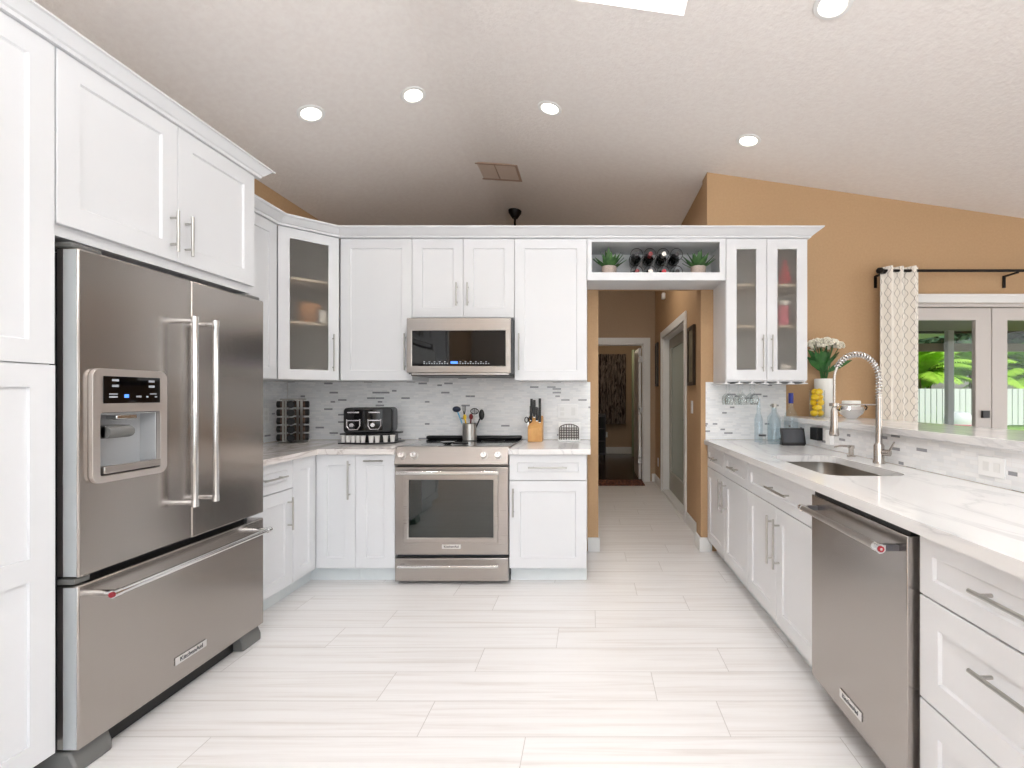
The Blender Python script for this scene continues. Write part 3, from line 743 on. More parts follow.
text('KitchenAid', .022, 'badge_lettering', M['ink'], bd, (.382, -.0045, .2585), (R90, 0, 0))
dwr = MB().box(.001, 0, .024, RW-.001, .042, .180).build('warming_drawer', M['steelw'], rg, bevel=.004)
b = MB().cyl((.04, -.045, .138), (RW-.06, -.045, .138), .010, n=20)
for x_ in (.055, RW-.075): b.box(x_-.01, -.045, .130, x_+.01, 0, .146)
b.build('handle', M['chrome'], dwr, smooth=True)
for x_, y_ in ((.07, .08), (RW-.07, .08), (.07, .6), (RW-.07, .6)): MB().cyl((x_, y_, 0), (x_, y_, .03), .018).build('foot', M['black'], rg)

# ================================================================== MICROWAVE
mw = thing('microwave', 'stainless over-the-range microwave with black glass door under the short cabinet', 'microwave', (-1.3155, 3.42, 1.415))
MWW = .754
MB().box(.002, .035, .012, MWW-.002, .465, .420).build('body', M['darkgray'], mw, bevel=.002)
mf = MB().holed([(0, .022), (MWW-.008, .022), (MWW-.008, .414), (0, .414)], [(.038, .07), (.038, .325), (MWW-.045, .325), (MWW-.045, .07)], 0, .034, f).build('door', M['steelw'], mw, bevel=.004)
MB().box(.0385, .004, .0705, MWW-.0455, .012, .3245).build('window_pane', M['gloss'], mf)
b = MB()
for i in range(26):
    if 9 < i < 13: continue
    x_ = .12+i*.0185
    MB().box(x_, .0033, .085, x_+.010, .0038, .092).build('keypad_icon', M['icon'], mf)
    if i % 2 == 0: MB().box(x_, .0033, .098, x_+.012, .0038, .104).build('keypad_icon', M['icon'], mf)
MB().box(.315, .0033, .087, .365, .0038, .104).build('display_digits', M['blueicon'], mf)
MB().box(.03, .01, 0, MWW-.02, .45, .0115).build('bottom_vent', M['black'], mw)
MB().box(.035, .002, .005, MWW-.02, .03, .0215).build('handle_lip', M['nickel'], mw, bevel=.004)

M['slatem'] = mat('dark_bracket_metal', (110, 110, 116), .3, .9)
# ================================================================== DISHWASHER
dws = thing('dishwasher', 'stainless steel dishwasher with towel-bar handle in the peninsula', 'dishwasher', (.930, 2.001, 0), -R90)
DW = .602
MB().box(.004, .07, .10, DW-.004, .62, .862).build('body', M['darkgray'], dws)
dp = MB().box(.0, 0, .105, DW, .055, .858).build('door_panel', M['steelv'], dws, bevel=.003)
MB().box(.004, .012, .8585, DW-.004, .055, .8745).build('control_strip', M['black'], dws)
b = MB().use(M['steelw']).cyl((.05, -.06, .812), (DW-.035, -.06, .812), .0115, n=20).use(M['chrome']).cyl((.035, -.06, .812), (.052, -.06, .812), .014, n=20).cyl((DW-.055, -.06, .812), (DW-.028, -.06, .812), .0145, n=20)
for x_ in (.045, DW-.045): b.use(M['chrome']).box(x_-.009, -.06, .803, x_+.009, -.04, .821).use(M['slatem']).box(x_-.009, -.04, .803, x_+.009, 0, .821)
h = b.build('handle', None, dp, smooth=True)
MB().cyl((DW-.0275, -.06, .812), (DW-.0255, -.06, .812), .0095, n=20).build('medallion', M['red2'], h)
MB().cyl((DW-.0253, -.06, .812), (DW-.0248, -.06, .812), .004, n=16).build('medallion_center', M['chrome'], h)
bd = MB().box(.23, -.004, .155, .372, -.0004, .187).build('badge', M['chrome'], dp, bevel=.001)
text('KitchenAid', .023, 'badge_lettering', M['ink'], bd, (.301, -.0045, .171), (R90, 0, 0))
MB().box(0.004, .085, .002, DW-.004, .10, .098).build('toe_kick', M['black'], dws)

# ================================================================== FAUCET & SOAP
fc = thing('pull_down_faucet', 'tall brushed nickel spring-neck faucet standing behind the sink', 'faucet', (1.524, 2.516, .9145))
MB().lathe([(0, 0), (.029, 0), (.029, .012), (.025, .018), (.025, .095), (.018, .105), (.016, .11), (.016, .36), (0, .36)], 24).build('body', M['faucet'], fc, smooth=True)
R_ = .118
arc = []
for i in range(41):
    t = PI*i/40; arc.append(Vector((-R_+R_*math.cos(t), 0, .44+.135*math.sin(t))))
full = [Vector((0, 0, .34+.0125*i)) for i in range(8)]+arc
path2 = full+[Vector((-2*R_-.002*i*0, 0, .44-.02*i)) for i in range(1, 8)]
MB().tube(path2, .0065, 10).build('hose', M['faucet'], fc, smooth=True)
# spring coil
cum = [0]
for p, q in zip(full, full[1:]): cum.append(cum[-1]+(q-p).length)
def at(s):
    for i in range(len(full)-1):
        if cum[i+1] >= s: k = (s-cum[i])/(cum[i+1]-cum[i]); return full[i].lerp(full[i+1], k), (full[i+1]-full[i]).normalized()
    return full[-1], (full[-1]-full[-2]).normalized()
turns = 27; pts = []; smax = cum[-1]*.86
for i in range(turns*12):
    s = smax*i/(turns*12); p, t = at(s); sd = Vector((0, 1, 0)); nn = t.cross(sd)
    a = 2*PI*i/12; pts.append(p+(sd*math.cos(a)+nn*math.sin(a))*.0138)
MB().tube(pts, .0034, 6).build('spring', M['chrome'], fc, smooth=True)
MB().lathe([(0, 0), (.022, 0), (.025, .01), (.019, .05), (.017, .13), (.010, .155), (0, .155)], 20, (-2*R_, 0, .145)).build('spray_head', M['faucet'], fc, smooth=True)
MB().cyl((0, 0, .31), (-2*R_, 0, .31), .0045, n=10).lathe([(.020, -.008), (.024, -.008), (.024, .008), (.020, .008), (.020, -.008)], 20, (-2*R_, 0, .31)).build('docking_arm', M['faucet'], fc, smooth=True)
MB().cyl((.008, -.02, .06), (.026, -.052, .06), .0165, n=20).cyl((.024, -.05, .07), (.034, -.075, .12), .006, .004, n=12).build('lever', M['faucet'], fc, smooth=True)
sd = thing('soap_dispenser', 'small brushed nickel soap pump on the countertop between faucet and tablet', 'soap dispenser', (1.533, 2.80, .9145))
MB().lathe([(0, 0), (.024, 0), (.024, .006), (.014, .012), (.014, .045), (.018, .05), (.018, .066), (0, .068)], 20).build('pump_body', M['faucet'], sd, smooth=True)
MB().tube([(0, 0, .06), (-.06, 0, .063), (-.10, 0, .056)], [.007, .006, .005], 10).build('spout', M['faucet'], sd, smooth=True)

# ================================================================== CEILING LIGHTS, VENT, FAN
def surf(x, y):
    return zC(x)-.001, math.atan((zC(x+.05)-zC(x-.05))/.1)
lab = ['leftmost recessed ceiling light, nearest the refrigerator crown molding', 'recessed ceiling light second from left, near the ridge',
       'recessed ceiling light in the middle, above the range side of the room', 'recessed ceiling light nearest the tan wall corner', 'recessed ceiling light cut by the top edge, near the skylight side']
proto = None
for i, (x, y) in enumerate([(-1.81, 3.094), (-1.20, 3.238), (-.28, 3.33), (1.12, 3.37), (1.12, 2.20)]):
    z, a = surf(x, y)
    if proto is None:
        o = proto = thing('ceiling_light', '', 'ceiling light')
        MB().lathe([(.058, -.001), (.085, -.001), (.082, -.006), (.064, -.008), (.058, -.001)], 32).build('trim_ring', M['trim'], o, smooth=True)
        MB().lathe([(0, -.003), (.058, -.003), (.058, -.0015), (0, -.0015)], 32).build('diffuser', M['bulb'], o, smooth=True)
    else: o = copy_tree(proto)
    o.location = (x, y, z); o.rotation_euler = (0, -a, 0); tag(o, lab[i], 'ceiling light', 'recessed ceiling lights')
for i, o in enumerate([c for c in COL.objects if c.name.startswith('ceiling_light')]):
    lamp('downlight', 'SPOT', (0, 0, -.012), 9, (1, .93, .83), (0, 0, 0), parent=o, spot_size=math.radians(140), spot_blend=.9, shadow_soft_size=.06)
# vent: photo corners to slope
vx0, vx1, vy0, vy1 = -.86, -.50, 3.99, 4.22
z, a = surf(-.88, 4.4)
vt = thing('ceiling_vent', 'tan rectangular air vent in the sloped ceiling near the ridge', 'vent', (-.86, 4.43, zC(-.86)-.004))
vt.rotation_euler = (0, -a, 0)
M['louver'] = mat('pale_louver_paint', (206, 188, 174), .7); M['ventp'] = mat('tan_vent_paint', (176, 150, 132), .6)
b = MB().holed([(-.21, -.165), (.21, -.165), (.21, .165), (-.21, .165)], [(-.185, -.14), (-.185, .14), (.185, .14), (.185, -.14)], -.012, 0)
b.box(-.006, -.14, -.012, .006, .14, 0); b.build('frame', M['ventp'], vt, bevel=.002)
b = MB()
for i in range(16): b.box(-.185, -.134+i*.0172, -.009, .185, -.1235+i*.0172, -.002)
b.build('louvers', M['louver'], vt)
# ceiling fan in the room beyond
fn = thing('ceiling_fan', 'black ceiling fan hung from the ridge beyond the cabinets', 'ceiling fan', (-.845, 5.37, zC(-.845)-.001))
MB().lathe([(0, -.09), (.03, -.09), (.07, -.03), (.075, 0), (0, 0)], 24).build('canopy', M['iron'], fn, smooth=True)
MB().cyl((0, 0, -.5), (0, 0, -.08), .013).build('downrod', M['iron'], fn)
MB().lathe([(0, -.66), (.09, -.65), (.12, -.58), (.11, -.52), (.03, -.5), (0, -.5)], 24).build('motor', M['iron'], fn, smooth=True)
for k in range(5):
    mt = Matrix.Rotation(2*PI*k/5+.3, 4, 'Z')
    MB().box(.10, -.06, -.60, .62, .06, -.592, mt).build('blade', M['iron'], fn)

# ================================================================== COUNTER ITEMS, LEFT
ZK = .9145
# spice rack
sp_ = thing('spice_rack', 'round steel spice carousel with black-lidded jars in the corner', 'spice rack', (-2.24, 3.60, ZK))
MB().lathe([(0, 0), (.10, 0), (.103, .008), (.095, .014), (0, .014)], 32).build('base_plate', M['nickel'], sp_, smooth=True)
MB().lathe([(0, .325), (.085, .325), (.087, .33), (.085, .336), (0, .336)], 32).build('top_plate', M['nickel'], sp_, smooth=True)
b = MB()
for k in range(4):
    a = PI/4+k*PI/2+.4
    for s in (-.17, .17): b.box(-.009, -.002, .014, .009, .002, .325, Matrix.Translation((.070*math.cos(a+s*1.25), .070*math.sin(a+s*1.25), 0)) @ Matrix.Rotation(a+PI/2, 4, 'Z'))
b.build('rail', M['nickel'], sp_)
M['spice'] = speck('ground_spice', (110, 84, 66), (60, 44, 34), 30, .6)
jar0 = None
for lv in range(5):
    for k in range(4):
        a = k*PI/2+.4; z = .045+lv*.062
        mt = Matrix.Translation((0, 0, z)) @ Matrix.Rotation(a, 4, 'Z') @ Matrix.Rotation(PI/2, 4, 'Y')
        if jar0 is None:
            jar0 = MB().lathe([(0, .02), (.022, .02), (.024, .03), (.024, .08), (0, .08)], 16).build('jar', M['spice'], None, smooth=True)
            MB().lathe([(0, .0805), (.025, .0805), (.026, .101), (.022, .105), (0, .105)], 16).build('lid', M['black'], jar0, smooth=True); j = jar0
        else: j = copy_tree(jar0)
        j.location = (0, 0, z); j.rotation_euler = (0, PI/2, a)
        j.parent = sp_
# pod tray and toaster
RT = math.radians(12)
TX, TY = -1.665, 3.645
pt = thing('pod_drawer', 'low black coffee pod tray with white pods under the toaster', 'storage tray', (TX, TY, ZK), 0)
out = [(-.20, -.12), (.02, -.15), (.12, -.14), (.21, -.07), (.21, .11), (-.20, .11)]
MB().prism(out, 0, .010).build('base', M['black'], pt, bevel=.003)
MB().prism([(p[0]*.95, p[1]*.93) for p in out], .068, .078).build('top', M['black'], pt, bevel=.003)
MB().prism([(p[0]*.80, p[1]*.72) for p in out], .010, .068).build('core', M['black'], pt)
for (p, q, n_) in (((-.185, -.122), (.01, -.147), 5), ((.03, -.148), (.115, -.139), 2), ((.125, -.13), (.205, -.075), 2)):
    for i in range(n_):
        t = (i+.5)/n_; x_, y_ = p[0]+(q[0]-p[0])*t, p[1]+(q[1]-p[1])*t+.018
        MB().lathe([(0, .012), (.014, .012), (.0185, .058), (.0205, .060), (.0205, .063), (0, .063)], 14, (x_, y_, 0)).build('pod', M['paperw'], pt, smooth=True)
ts = thing('toaster', 'black four-slice toaster with two dials standing on the pod tray', 'toaster', (TX-.005, TY, ZK+.079), RT)
out = rrect(-.17, 0, .17, .19, .028)
MB().prism(out, -.105, .105, lambda a, c, d: (a, d, c)).build('housing', M['black'], ts, bevel=.01, smooth=False)
MB().box(-.155, -.1065, .02, .10, -.1052, .175).build('front_panel', M['gloss'], ts)
M['tsilver'] = mat('toaster_silver', (205, 202, 205), .25, .8)
for x_ in (-.10, .045):
    lv = MB().box(x_-.04, -.116, .150, x_+.04, -.107, .160).build('lever', M['tsilver'], ts, bevel=.003)
    b = MB().tube([(x_-.044, -.110, .105), (x_-.044, -.110, .055), (x_-.028, -.110, .028), (x_+.028, -.110, .028), (x_+.044, -.110, .055), (x_+.044, -.110, .105)], .0045, 8)
    b.box(x_-.044, -.112, .092, x_+.044, -.108, .099); b.build('dial_surround', M['tsilver'], ts)
    MB().cyl((x_-.01, -.107, .062), (x_-.01, -.124, .062), .015, n=20).build('dial', M['tsilver'], ts, smooth=True)
for x_ in (-.115, -.055, .03, .09): MB().box(x_-.012, -.08, .1895, x_+.012, .08, .1908).build('bread_slot', M['darkgray'], ts)
MB().prism(rrect(-.085, .02, .085, .172, .02), .1705, .173, lambda a, c, d: (d, a, c)).build('side_panel', mat('dark_grey_side', (62, 64, 70), .4), ts)

# range top items
cr = thing('utensil_crock', 'ribbed steel crock standing at the back of the cooktop', 'utensil holder', (-.945, 3.69, .9287))
cr.location.z = .9229; cr.location.y = 3.745-.0
b = MB(); prof = [(0, 0), (.054, 0)]
for i in range(12): prof += [(.057, .005+i*.0105), (.0555, .010+i*.0105)]
prof += [(.058, .134), (.053, .134), (.052, .01), (0, .01)]
b.lathe(prof, 28).build('crock', M['nickel'], cr, smooth=True)
cr.location = (-.945, 3.745, .9229)
def utensil(name, label, base, top, fn, m):
    u = thing(name, label, 'utensil', (cr.location.x, cr.location.y, cr.location.z), 0, 'cooking utensils in the steel crock')
    base, top = Vector(base), Vector(top)
    MB().tube([base, base.lerp(top, .5)+Vector((0, 0, .002)), top], .0055, 8).build('handle', m, u, smooth=True)
    fn(u, top, (top-base).normalized()); return u
def hd_ladle(u, t, d): MB().ball(t+d*.02, .033, 8, (1, .45, .72)).build('head', M['navy'], u, smooth=True)
def hd_spoon(mm, w=.022, l=.04):
    return lambda u, t, d: MB().ball(t+d*l*.8, l, 8, (w/l, .25, 1)).build('head', mm, u, smooth=True)
def hd_fork(u, t, d):
    b = MB()
    for s in (-.01, 0, .01): b.tube([t+Vector((s*.3, 0, 0)), t+Vector((s, 0, .03)), t+Vector((s, 0, .065))], .0028, 6)
    b.build('tines', M['black'], u)
def hd_masher(u, t, d):
    b = MB(); b.tube([t+Vector((.03*math.cos(k), 0, .022+.022*math.sin(k))) for k in [2*PI*i/16 for i in range(16)]], .004, 6, True)
    for s in (-.012, 0, .012): b.tube([t+Vector((s, 0, .003)), t+Vector((s, 0, .04))], .003, 6)
    b.build('head', M['black'], u)
utensil('ladle', 'navy ladle leaning left in the steel crock', (-.015, .01, .012), (-.095, .0, .225), hd_ladle, M['skyblue'])
utensil('serving_fork', 'black pronged fork standing tallest in the steel crock', (-.01, -.01, .012), (-.045, .01, .205), hd_fork, M['black'])
utensil('spatula', 'yellow-handled spatula at the front of the steel crock', (.0, -.02, .012), (-.03, -.02, .165), hd_spoon(M['yellow'], .014, .022), M['yellow'])
utensil('cooking_spoon', 'dark red spoon in the middle of the steel crock', (-.005, .02, .012), (.005, .02, .165), hd_spoon(M['wine'], .016, .024), M['wine'])
utensil('masher', 'black round-headed masher right of centre in the steel crock', (.005, .0, .012), (.035, .015, .205), hd_masher, M['nickel'])
utensil('cooking_spoon', 'black deep-bowled spoon leaning right in the steel crock', (.015, -.01, .012), (.082, -.005, .17), hd_spoon(M['black'], .022, .042), M['black'])
sr = thing('spoon_rest', 'small black and steel spoon rest lying on the cooktop before the crock', 'spoon rest', (-1.00, 3.42, .9232))
MB().lathe([(0, .002), (.02, 0), (.045, .012), (.05, .02), (.047, .02), (.03, .008), (0, .006)], 20, (-.02, 0, 0)).build('bowl', M['chrome'], sr, smooth=True)
MB().prism([(.02, -.02), (.12, -.014), (.13, 0), (.12, .014), (.02, .02)], .003, .014).build('handle', M['black'], sr, bevel=.003)
# knife block
kb = thing('knife_block', 'pale wooden knife block with black-handled knives right of the range', 'knife block', (-.428, 3.755, ZK))
MB().prism([(-.055, 0), (.065, 0), (.065, .185), (.02, .20), (-.055, .105)], -.055, .055, lambda a, c, d: (d, a, c)).build('block', M['wood'], kb, bevel=.003)
M['knifebase'] = kb
for i, (x_, y_, L_) in enumerate([(-.035, -.01, .095), (-.012, .01, .115), (.012, -.012, .09), (.032, .012, .125), (.035, -.022, .08), (-.036, .03, .10)]):
    k_ = thing('knife', ['black-handled knife in the front left slot of the block', 'black-handled knife left of centre in the block', 'short black-handled knife in the front middle slot of the block', 'tallest black-handled knife, right back slot of the block', 'short black-handled knife in the front right slot of the block', 'black-handled knife in the back left slot of the block'][i], 'knife', (kb.location.x+x_, kb.location.y+y_, ZK+.105+(y_+.055)*1.26), 0, 'knives in the wooden block')
    MB().box(-.010, -.007, .004, .010, .006, L_+.022).build('handle', M['black'], k_, bevel=.003)
    MB().box(-.008, -.001, -.004, .008, .001, .006).build('blade', M['chrome'], k_)
sc_ = thing('kitchen_scissors', 'black looped kitchen scissors hanging in the left side of the block', 'scissors', (kb.location.x-.053, kb.location.y-.035, ZK+.14))
b = MB()
for s in (-.014, .014): b.tube([(s+.013*math.cos(2*PI*i/14), 0, .03+.021*math.sin(2*PI*i/14)) for i in range(14)], .004, 6, True)
b.build('handles', M['black'], sc_, smooth=True)
MB().box(-.006, -.0015, -.03, .006, .0015, .012).build('blades', M['chrome'], sc_)
# napkin holder
nh = thing('napkin_holder', 'white napkin holder with arched dark lattice front, right end of counter', 'napkin holder', (-.165, 3.785, ZK))
MB().box(-.088, .03, 0, .088, .045, .145).box(-.088, -.045, 0, .088, .03, .012).build('stand', M['plate'], nh, bevel=.004)
MB().box(-.078, -.028, .0125, .078, .028, .105).build('napkins', M['paperw'], nh)
arch = [(-.075, .0)]+[(.075*math.cos(PI-PI*i/16), .085+.035*math.sin(PI*i/16)) for i in range(17)]+[(.075, 0)]
b = MB(); b.tube([(x_, -.04, z_+.014) for x_, z_ in arch], .004, 6)
def arch_h(x_): return .085+.035*math.sqrt(max(0, 1-(x_/.075)**2))
for i in range(-3, 4): b.box(i*.02-.003, -.042, .013, i*.02+.003, -.038, arch_h(i*.02)+.013)
for j in range(5):
    z_ = .026+j*.019; hwid = .074 if z_ < .095 else .06; b.box(-hwid, -.0425, z_, hwid, -.0375, z_+.006)
b.build('lattice', mat('dark_bronze_wire', (92, 84, 80), .5, .3), nh)
# outlets
def outlet(label, loc, rz, w, h, slots, horizontal=False):
    o = thing('outlet_plate', label, 'outlet', loc, rz)
    MB().box(-w/2, -.006, -h/2, w/2, 0, h/2).build('plate', M['plate'], o, bevel=.002)
    for x_, z_, a, c in slots: MB().box(x_-a/2, -.0075, z_-c/2, x_+a/2, -.0062, z_+c/2).build('socket', M['slot'] if a < .02 else M['trim'], o, bevel=.0005)
    return o
outlet('white double outlet plate on the tile right of the knife block', (-.18, YT-.001, 1.145), 0, .165, .118, [(-.045, .02, .034, .028), (-.045, -.02, .034, .028), (.045, 0, .034, .066)])
outlet('white outlet plate on the left tile wall behind the spice rack', (XL+.005, 3.62, 1.12), R90, .075, .118, [(0, .02, .034, .028), (0, -.02, .034, .028)])
outlet('white horizontal outlet plate on the bar tile right of the faucet', (1.5895, 1.885, .99), -R90, .125, .078, [(-.022, 0, .03, .036), (.028, 0, .03, .036)])
outlet('white switch plate on the hall wall beside the side door', (HX-.001, 4.53, 1.165), -R90, .075, .12, [(0, 0, .03, .06)])
outlet('white outlet plate low on the hall wall near the end doorway', (HX-.001, 6.78, .33), -R90, .075, .12, [(0, .02, .034, .028), (0, -.02, .034, .028)])
outlet('white outlet plate on the bedroom wall beside the dark furniture', (.35, 10.499, .42), 0, .075, .12, [(0, .02, .034, .028), (0, -.02, .034, .028)])

# ================================================================== ITEMS IN OPEN SHELF
ZS = 2.126+.0305
def agave(label, x, y, seed, shallow=1.0):
    rnd = random.Random(seed)
    p = thing('potted_succulent', label, 'potted plant', (x, y, ZS), 0, 'potted succulents on the high shelf')
    MB().lathe([(0, 0), (.050, 0), (.056, .05), (.058, .108), (.054, .108), (.052, .09), (0, .09)], 24).build('pot', M['pot'], p, smooth=True)
    b = MB()
    for i in range(24):
        a = i*2.4; el = math.radians(rnd.uniform(15, 45) if i < 14 else rnd.uniform(50, 82)); L_ = rnd.uniform(.12, .14) if i < 14 else rnd.uniform(.11, .145)
        d = Vector((math.cos(a)*math.cos(el), math.sin(a)*math.cos(el)*.9, math.sin(el))); st = Vector((d.x*.015, d.y*.015, .098))
        pts_ = [st+d*L_*t+Vector((0, 0, .018*t*t if i < 16 else 0)) for t in (0, .25, .5, .75, 1)]
        sdv = Vector((-math.sin(a), math.cos(a), 0))
        b.blade(pts_, [.014, .024, .023, .013, .001], sdv, .003)
    b.build('leaves', M['leaf'], p, smooth=True); return p
agave('green spiky succulent in speckled pot, left of the wine rack', .147, 3.68, 3)
agave('green spiky succulent in speckled pot, right of the wine rack', .835, 3.68, 9)
# wine rack + bottles
wx = [.352, .452, .552, .652]; wz = [ZS+.050, ZS+.180]
wr = thing('wine_rack', 'black wire wine rack on the shelf between the two succulents', 'wine rack', (.5, 3.68, ZS))
b = MB()
for yy_ in (-.085, .06):
    for x_ in wx:
        for z_ in wz:
            b.tube([(x_-.5+.0455*math.cos(2*PI*i/24), yy_, z_-ZS+.0455*math.sin(2*PI*i/24)) for i in range(24)], .0022, 6, True)
    b.tube([(-.2, yy_, .0025), (.2, yy_, .0025)], .0022, 6)
for x_ in wx:
    b.tube([(x_-.5, -.085, .097), (x_-.5, .06, .097)], .0022, 6); b.tube([(x_-.5-.0455, -.085, .166), (x_-.5-.0455, .06, .166)], .0022, 6)
b.build('wire_frame', M['iron'], wr, smooth=True)
foils = [(M['wfoil'], 'black capsule with silver dot', 'upper row, leftmost'), (M['wred'], 'dark red capsule', 'upper row, second from left'), (M['wsilver'], 'silver capsule', 'upper row, third from left'), (M['wfoil'], 'black capsule', 'upper row, rightmost'),
         (M['wred'], 'dark red capsule', 'lower row, leftmost'), (M['wsilver'], 'silver capsule', 'lower row, second from left'), (M['red'], 'bright red capsule', 'lower row, third from left'), (M['wfoil'], 'black capsule', 'lower row, rightmost')]
for i, (mt_, a1, a2) in enumerate(foils):
    x_ = wx[i % 4]; z_ = wz[1 if i < 4 else 0]
    w_ = thing('wine_bottle', 'wine bottle with %s lying in the rack, %s' % (a1, a2), 'wine bottle', (x_, 3.84, z_-.007), 0, 'wine bottles in the wire rack')
    rot = (PI/2, 0, 0)
    MB().lathe([(0, 0), (.036, 0), (.0375, .005), (.0375, .155), (.030, .178), (.016, .198), (.0145, .215), (0, .215)], 24).build('glass_body', M['bottle'], w_, rot=rot, smooth=True)
    MB().lathe([(0, .2155), (.0155, .2155), (.0155, .277), (.0165, .280), (.0165, .288), (0, .288)], 20).build('capsule', mt_, w_, rot=rot, smooth=True)

# ================================================================== ITEMS IN GLASS CABINETS
def jar(name, label, cat, x, y, z, prof, m, lid=None, ml=None):
    o = thing(name, label, cat, (x, y, z))
    MB().lathe(prof, 24).build('body', m, o, smooth=True)
    if lid: MB().lathe(lid, 24).build('lid', ml, o, smooth=True)
    return o
z1, z2, z3 = ZU+.0185, ZU+.4185, ZU+.7305
can = lambda r, h: [(0, 0), (r, 0), (r, h), (0, h)]
jar('tumbler', 'white tumbler on the middle shelf behind the left frosted door', 'cup', 1.075, 3.66, z2, can(.042, .13), M['paperw'])
jar('canister', 'pink and white canister on the middle shelf behind the right frosted door', 'canister', 1.475, 3.64, z2, can(.045, .15), M['pink'], [(0, .151), (.05, .151), (.05, .19), (0, .19)], M['paperw'])
jar('bottle', 'red cone-shaped bottle on the top shelf behind the right frosted door', 'bottle', 1.485, 3.64, z3, [(0, 0), (.048, 0), (.046, .08), (.018, .15), (.014, .19), (0, .19)], M['red'])
jar('mug', 'white mug on the bottom shelf behind the right frosted door', 'mug', 1.485, 3.63, z1, can(.05, .10), M['paperw'])
jar('cup', 'light blue cup on the bottom shelf behind the right frosted door', 'cup', 1.385, 3.66, z1, can(.036, .09), M['skyblue'])
jar('glass_bowl', 'pale bowl on the bottom shelf behind the left frosted door', 'bowl', 1.14, 3.68, z1, [(0, 0), (.04, 0), (.08, .05), (.075, .05), (.035, .01), (0, .01)], M['vase'])
jar('drinking_glass', 'pale glass on the top shelf behind the left frosted door', 'cup', 1.13, 3.68, z3, can(.04, .12), M['glassb'])
jar('terracotta_bowl', 'orange-brown bowl on the middle shelf of the corner glass cabinet', 'bowl', -2.11, 3.58, z2, [(0, 0), (.06, 0), (.10, .12), (.09, .15), (.05, .17), (0, .17)], M['orange'])
jar('cup', 'white cup on the middle shelf of the corner glass cabinet', 'cup', -1.96, 3.50, z2, can(.032, .09), M['paperw'])
jar('stacked_plates', 'pale bowl on the bottom shelf of the corner glass cabinet', 'bowl', -2.06, 3.54, z1, [(0, 0), (.06, 0), (.10, .07), (.09, .07), (.05, .01), (0, .01)], M['vase']).name = 'serving_bowl'

# ================================================================== STEMWARE RACK & BOTTLES
rk = thing('stemware_rack', 'white scalloped stemware rack under the frosted glass wall cabinet', 'glass rack', (1.0, YU+.005, ZU-.001))
MB().box(0, 0, -.006, .605, .33, 0).build('board', M['white'], rk)
for i in range(7):
    x_ = .01+i*.0965
    MB().prism([(-.005, -.0065), (-.005, -.014), (-.028, -.020), (-.028, -.024), (.028, -.024), (.028, -.020), (.005, -.014), (.005, -.0065)], .0, .32, lambda a, c, d, x_=x_: (a+x_, d, c)).build('rail', M['white'], rk)
wg = None
gl_lab = [(0, .06), (0, .14), (1, .05), (1, .15), (2, .07), (2, .16)]
names = ['front glass hanging in the leftmost rack slot', 'rear glass hanging in the leftmost rack slot', 'front glass hanging in the second rack slot', 'rear glass hanging in the second rack slot', 'front glass hanging in the third rack slot', 'rear glass hanging in the third rack slot']
for i, (k, dy) in enumerate(gl_lab):
    if wg is None:
        wg = thing('wine_glass', '', 'wine glass')
        MB().lathe([(0, -.002), (.032, -.001), (.032, -.003), (.006, -.006), (.0035, -.012), (.0035, -.075), (.012, -.085), (.030, -.105), (.035, -.13), (.028, -.17), (.027, -.17), (.034, -.13), (.029, -.107), (.012, -.088), (0, -.085)], 20).build('glass', M['glassc'], wg, smooth=True); o = wg
    else: o = copy_tree(wg)
    o.location = (1.0+.058+k*.0965, YU+.005+dy+.03, ZU-.0125); tag(o, 'clear upside-down wine glass, '+names[i], 'wine glass', 'wine glasses hanging under the cabinet')
    # foot rests on the rail lips
M['glassp'] = glassmat('pale_bottle_glass', (.86, .92, .95), .02, .2)
jar('vodka_bottle', 'tall clear bottle with cobalt blue neck wrap, right of the bottle group', 'bottle', 1.525, 3.62, ZK, [(0, 0), (.048, 0), (.05, .01), (.05, .19), (.042, .225), (.018, .26), (.0155, .30), (0, .30)], M['glassb'], [(0, .3005), (.018, .3005), (.018, .378), (0, .378)], M['cobalt'])
jar('glass_decanter', 'pale blue glass bottle in the middle of the bottle group', 'bottle', 1.375, 3.56, ZK, [(0, 0), (.044, 0), (.046, .008), (.046, .15), (.035, .19), (.014, .225), (.013, .27), (0, .27)], M['glassb'], [(0, .2705), (.016, .2705), (.016, .29), (0, .29)], M['nickel'])
jar('tall_bottle', 'slim clear bottle at the left of the bottle group', 'bottle', 1.30, 3.68, ZK, [(0, 0), (.030, 0), (.030, .18), (.014, .23), (.012, .34), (0, .34)], M['glassp'])
jar('liquor_bottle', 'bluish square-shouldered bottle at the back between the decanter and the blue-necked bottle', 'bottle', 1.45, 3.76, ZK, [(0, 0), (.05, 0), (.05, .19), (.02, .23), (.018, .27), (0, .27)], M['glassb'], [(0, .2705), (.02, .2705), (.02, .295), (0, .295)], M['nickel'])
o = thing('small_jar', 'small clear jar with dark lid, left of the bottles', 'jar', (1.265, 3.50, ZK)); MB().lathe(can(.026, .06), 20).build('body', M['glassc'], o, smooth=True); MB().lathe([(0, .061), (.027, .061), (.027, .073), (0, .073)], 20).build('lid', M['darkgray'], o, smooth=True)
